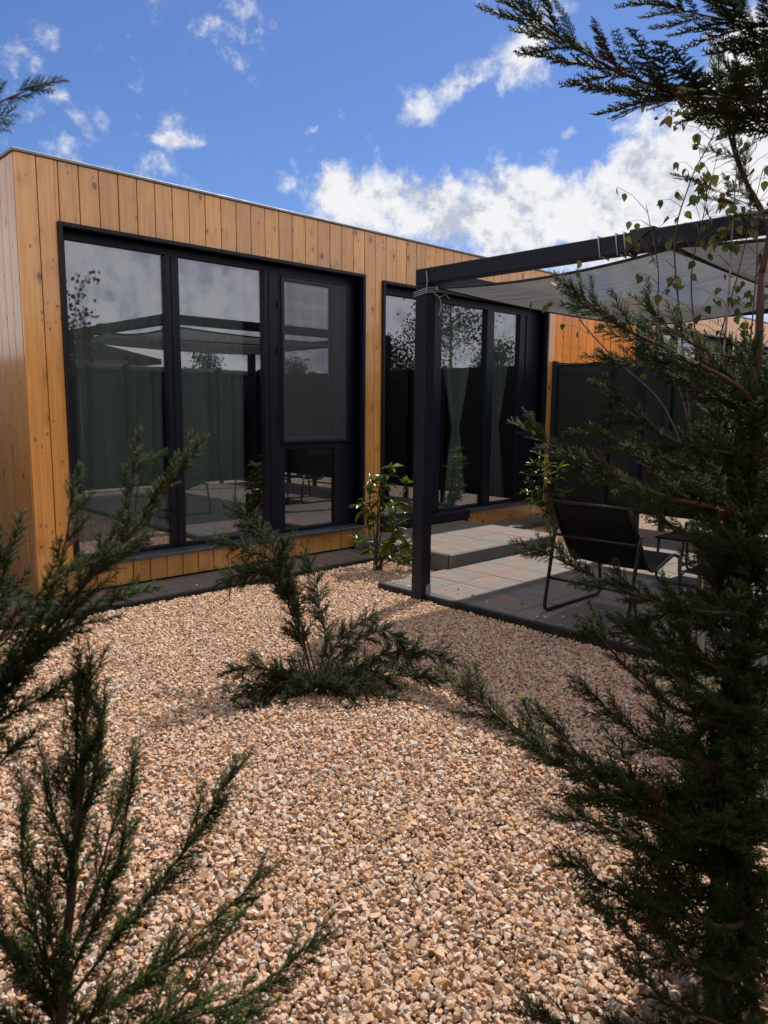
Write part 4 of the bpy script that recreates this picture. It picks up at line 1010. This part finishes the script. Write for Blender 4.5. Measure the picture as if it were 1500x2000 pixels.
laurel((2.60, -.82, 0), 'glossy yellow-green laurel shrub in the gravel beside the pergola post', [
    [(738, 1040, 0), (738, 980, 0), (745, 930, 0)], [(740, 1000, .02), (752, 950, .02), (768, 912, .03)], [(745, 1040, -.05), (770, 1000, -.08), (798, 945, -.08)],
    [(725, 1060, 0), (715, 1010, 0), (705, 985, .02)], [(755, 1070, -.05), (785, 1020, -.08), (805, 990, -.1)], [(750, 1090, -.05), (775, 1075, -.12), (800, 1060, -.15)],
    [(735, 1085, .05), (715, 1070, .08), (700, 1055, .1)], [(760, 1095, .02), (790, 1090, .0), (812, 1095, .0)], [(745, 1080, -.08), (760, 1060, -.15), (770, 1040, -.15)],
    [(760, 1060, .05), (775, 1010, .06), (760, 985, .06)], [(730, 1030, -.03), (722, 975, -.05), (728, 940, -.05)]], rng, .85)
laurel((5.74, -.86, .03), 'glossy laurel shrub against the far house corner behind the lounge chair', [
    [(1072, 1000, 0), (1062, 940, 0), (1055, 890, 0)], [(1075, 1000, 0), (1085, 950, 0), (1092, 915, 0)], [(1068, 1010, .0), (1045, 960, .0), (1032, 930, .0)],
    [(1078, 1010, .05), (1095, 985, .1), (1105, 960, .1)], [(1066, 1000, .1), (1050, 985, .1), (1030, 960, .1)], [(1070, 990, .1), (1070, 940, .1), (1075, 905, .1)], [(1075, 1020, .05), (1088, 1005, .1), (1098, 995, .1)], [(1060, 960, 0), (1048, 920, 0), (1040, 905, 0)]], rng, .8)

# ------------------------------------------------------------------ what the glazing mirrors: trees and a house beyond the fences
def far_tree(base, h, w, label, seed, nleaf=5000, group='trees beyond the fences', low=.3):
    r = np.random.default_rng(seed); rr = random.Random(seed); B = Vector(base)
    root = empty('leafy_tree', B); tag(root, label, 'tree', group)
    top = Vector((rr.uniform(-.2, .2), rr.uniform(-.2, .2), h * .93)); t = MB(); t.tube(smoothpath([(0, 0, 0), (.05, .03, h * .4), top]), h * .018, 8, .01)
    cl = []
    for k in range(26):
        z = h * (low + (.97 - low) * rr.random() ** .8); a = rr.uniform(0, 6.28); u = (z / h - low) / (1 - low); rad = w * .5 * (1 - .75 * u) * rr.uniform(.3, 1)
        e = Vector((math.cos(a) * rad, math.sin(a) * rad, z)); t.tube(smoothpath([(0, 0, z - rad * .7), e * .5 + Vector((0, 0, z * .5 - rad * .25)), e]), .02, 5, .004); cl.append(e)
    t.build('trunk', M['birchbark'], root, True)
    cc = np.array([list(c) for c in cl]); idx = r.integers(0, len(cc), nleaf); p = cc[idx] + r.normal(0, w * .085, (nleaf, 3)) * np.array([1, 1, .9])
    d = r.normal(0, 1, (nleaf, 3)); d /= np.linalg.norm(d, axis=1, keepdims=True); e = np.cross(d, r.normal(0, 1, (nleaf, 3))); e /= np.linalg.norm(e, axis=1, keepdims=True)
    s = r.uniform(.035, .07, (nleaf, 1)); V = np.stack([p, p + d * s + e * s * .45, p + d * s * 2, p + d * s - e * s * .45], 1).reshape(-1, 3)
    me = bpy.data.meshes.new('crown'); me.from_pydata(V.tolist(), [], [(4 * i, 4 * i + 1, 4 * i + 2, 4 * i + 3) for i in range(nleaf)]); me.materials.append(M['farleaf'])
    o = link(bpy.data.objects.new('crown', me), root); o['kind'] = 'stuff'
far_tree((16.2, -10, 0), 6.0, 3.6, 'tall airy tree mirrored in the middle of the glazed door', 1, 7000)
far_tree((19.2, -10.5, 0), 3.7, 2.6, 'rounded tree mirrored at the right of the glazed door', 2, 5000)
far_tree((14.6, -11, 0), 3.4, 2.6, 'low tree mirrored at the left of the glazed door', 3, 4000)
far_tree((9.9, -14, 0), 3.0, 2.0, 'small tree mirrored above the fence in the middle window pane', 4, 2500)
far_tree((13.2, -14.5, 0), 3.1, 2.4, 'small tree mirrored above the fence in the insect screen', 5, 2500)
nh = empty('gable_house', (2.5, -19, 0)); tag(nh, 'dark roofed gable house mirrored in the leftmost window pane', 'house')
MB().box(-4.5, 5.4, 0, 4, 0, 2.75).build('wall', M['render'], nh)
MB().poly([(-5, -.4, 4.7), (6.2, -.4, 2.6), (6.2, 4.5, 2.6), (-5, 4.5, 4.7), (-5, -.4, 4.85), (6.2, -.4, 2.75), (6.2, 4.5, 2.75), (-5, 4.5, 4.85), (-5, -.38, 2.7), (-5, 4.48, 2.7), (5.4, -.38, 2.7), (5.4, 4.48, 2.7)],
          [(0, 3, 2, 1), (4, 5, 6, 7), (0, 1, 5, 4), (1, 2, 6, 5), (2, 3, 7, 6), (3, 0, 4, 7), (0, 8, 10, 1), (3, 2, 11, 9), (8, 9, 11, 10)]).build('roof', M['roof'], nh)
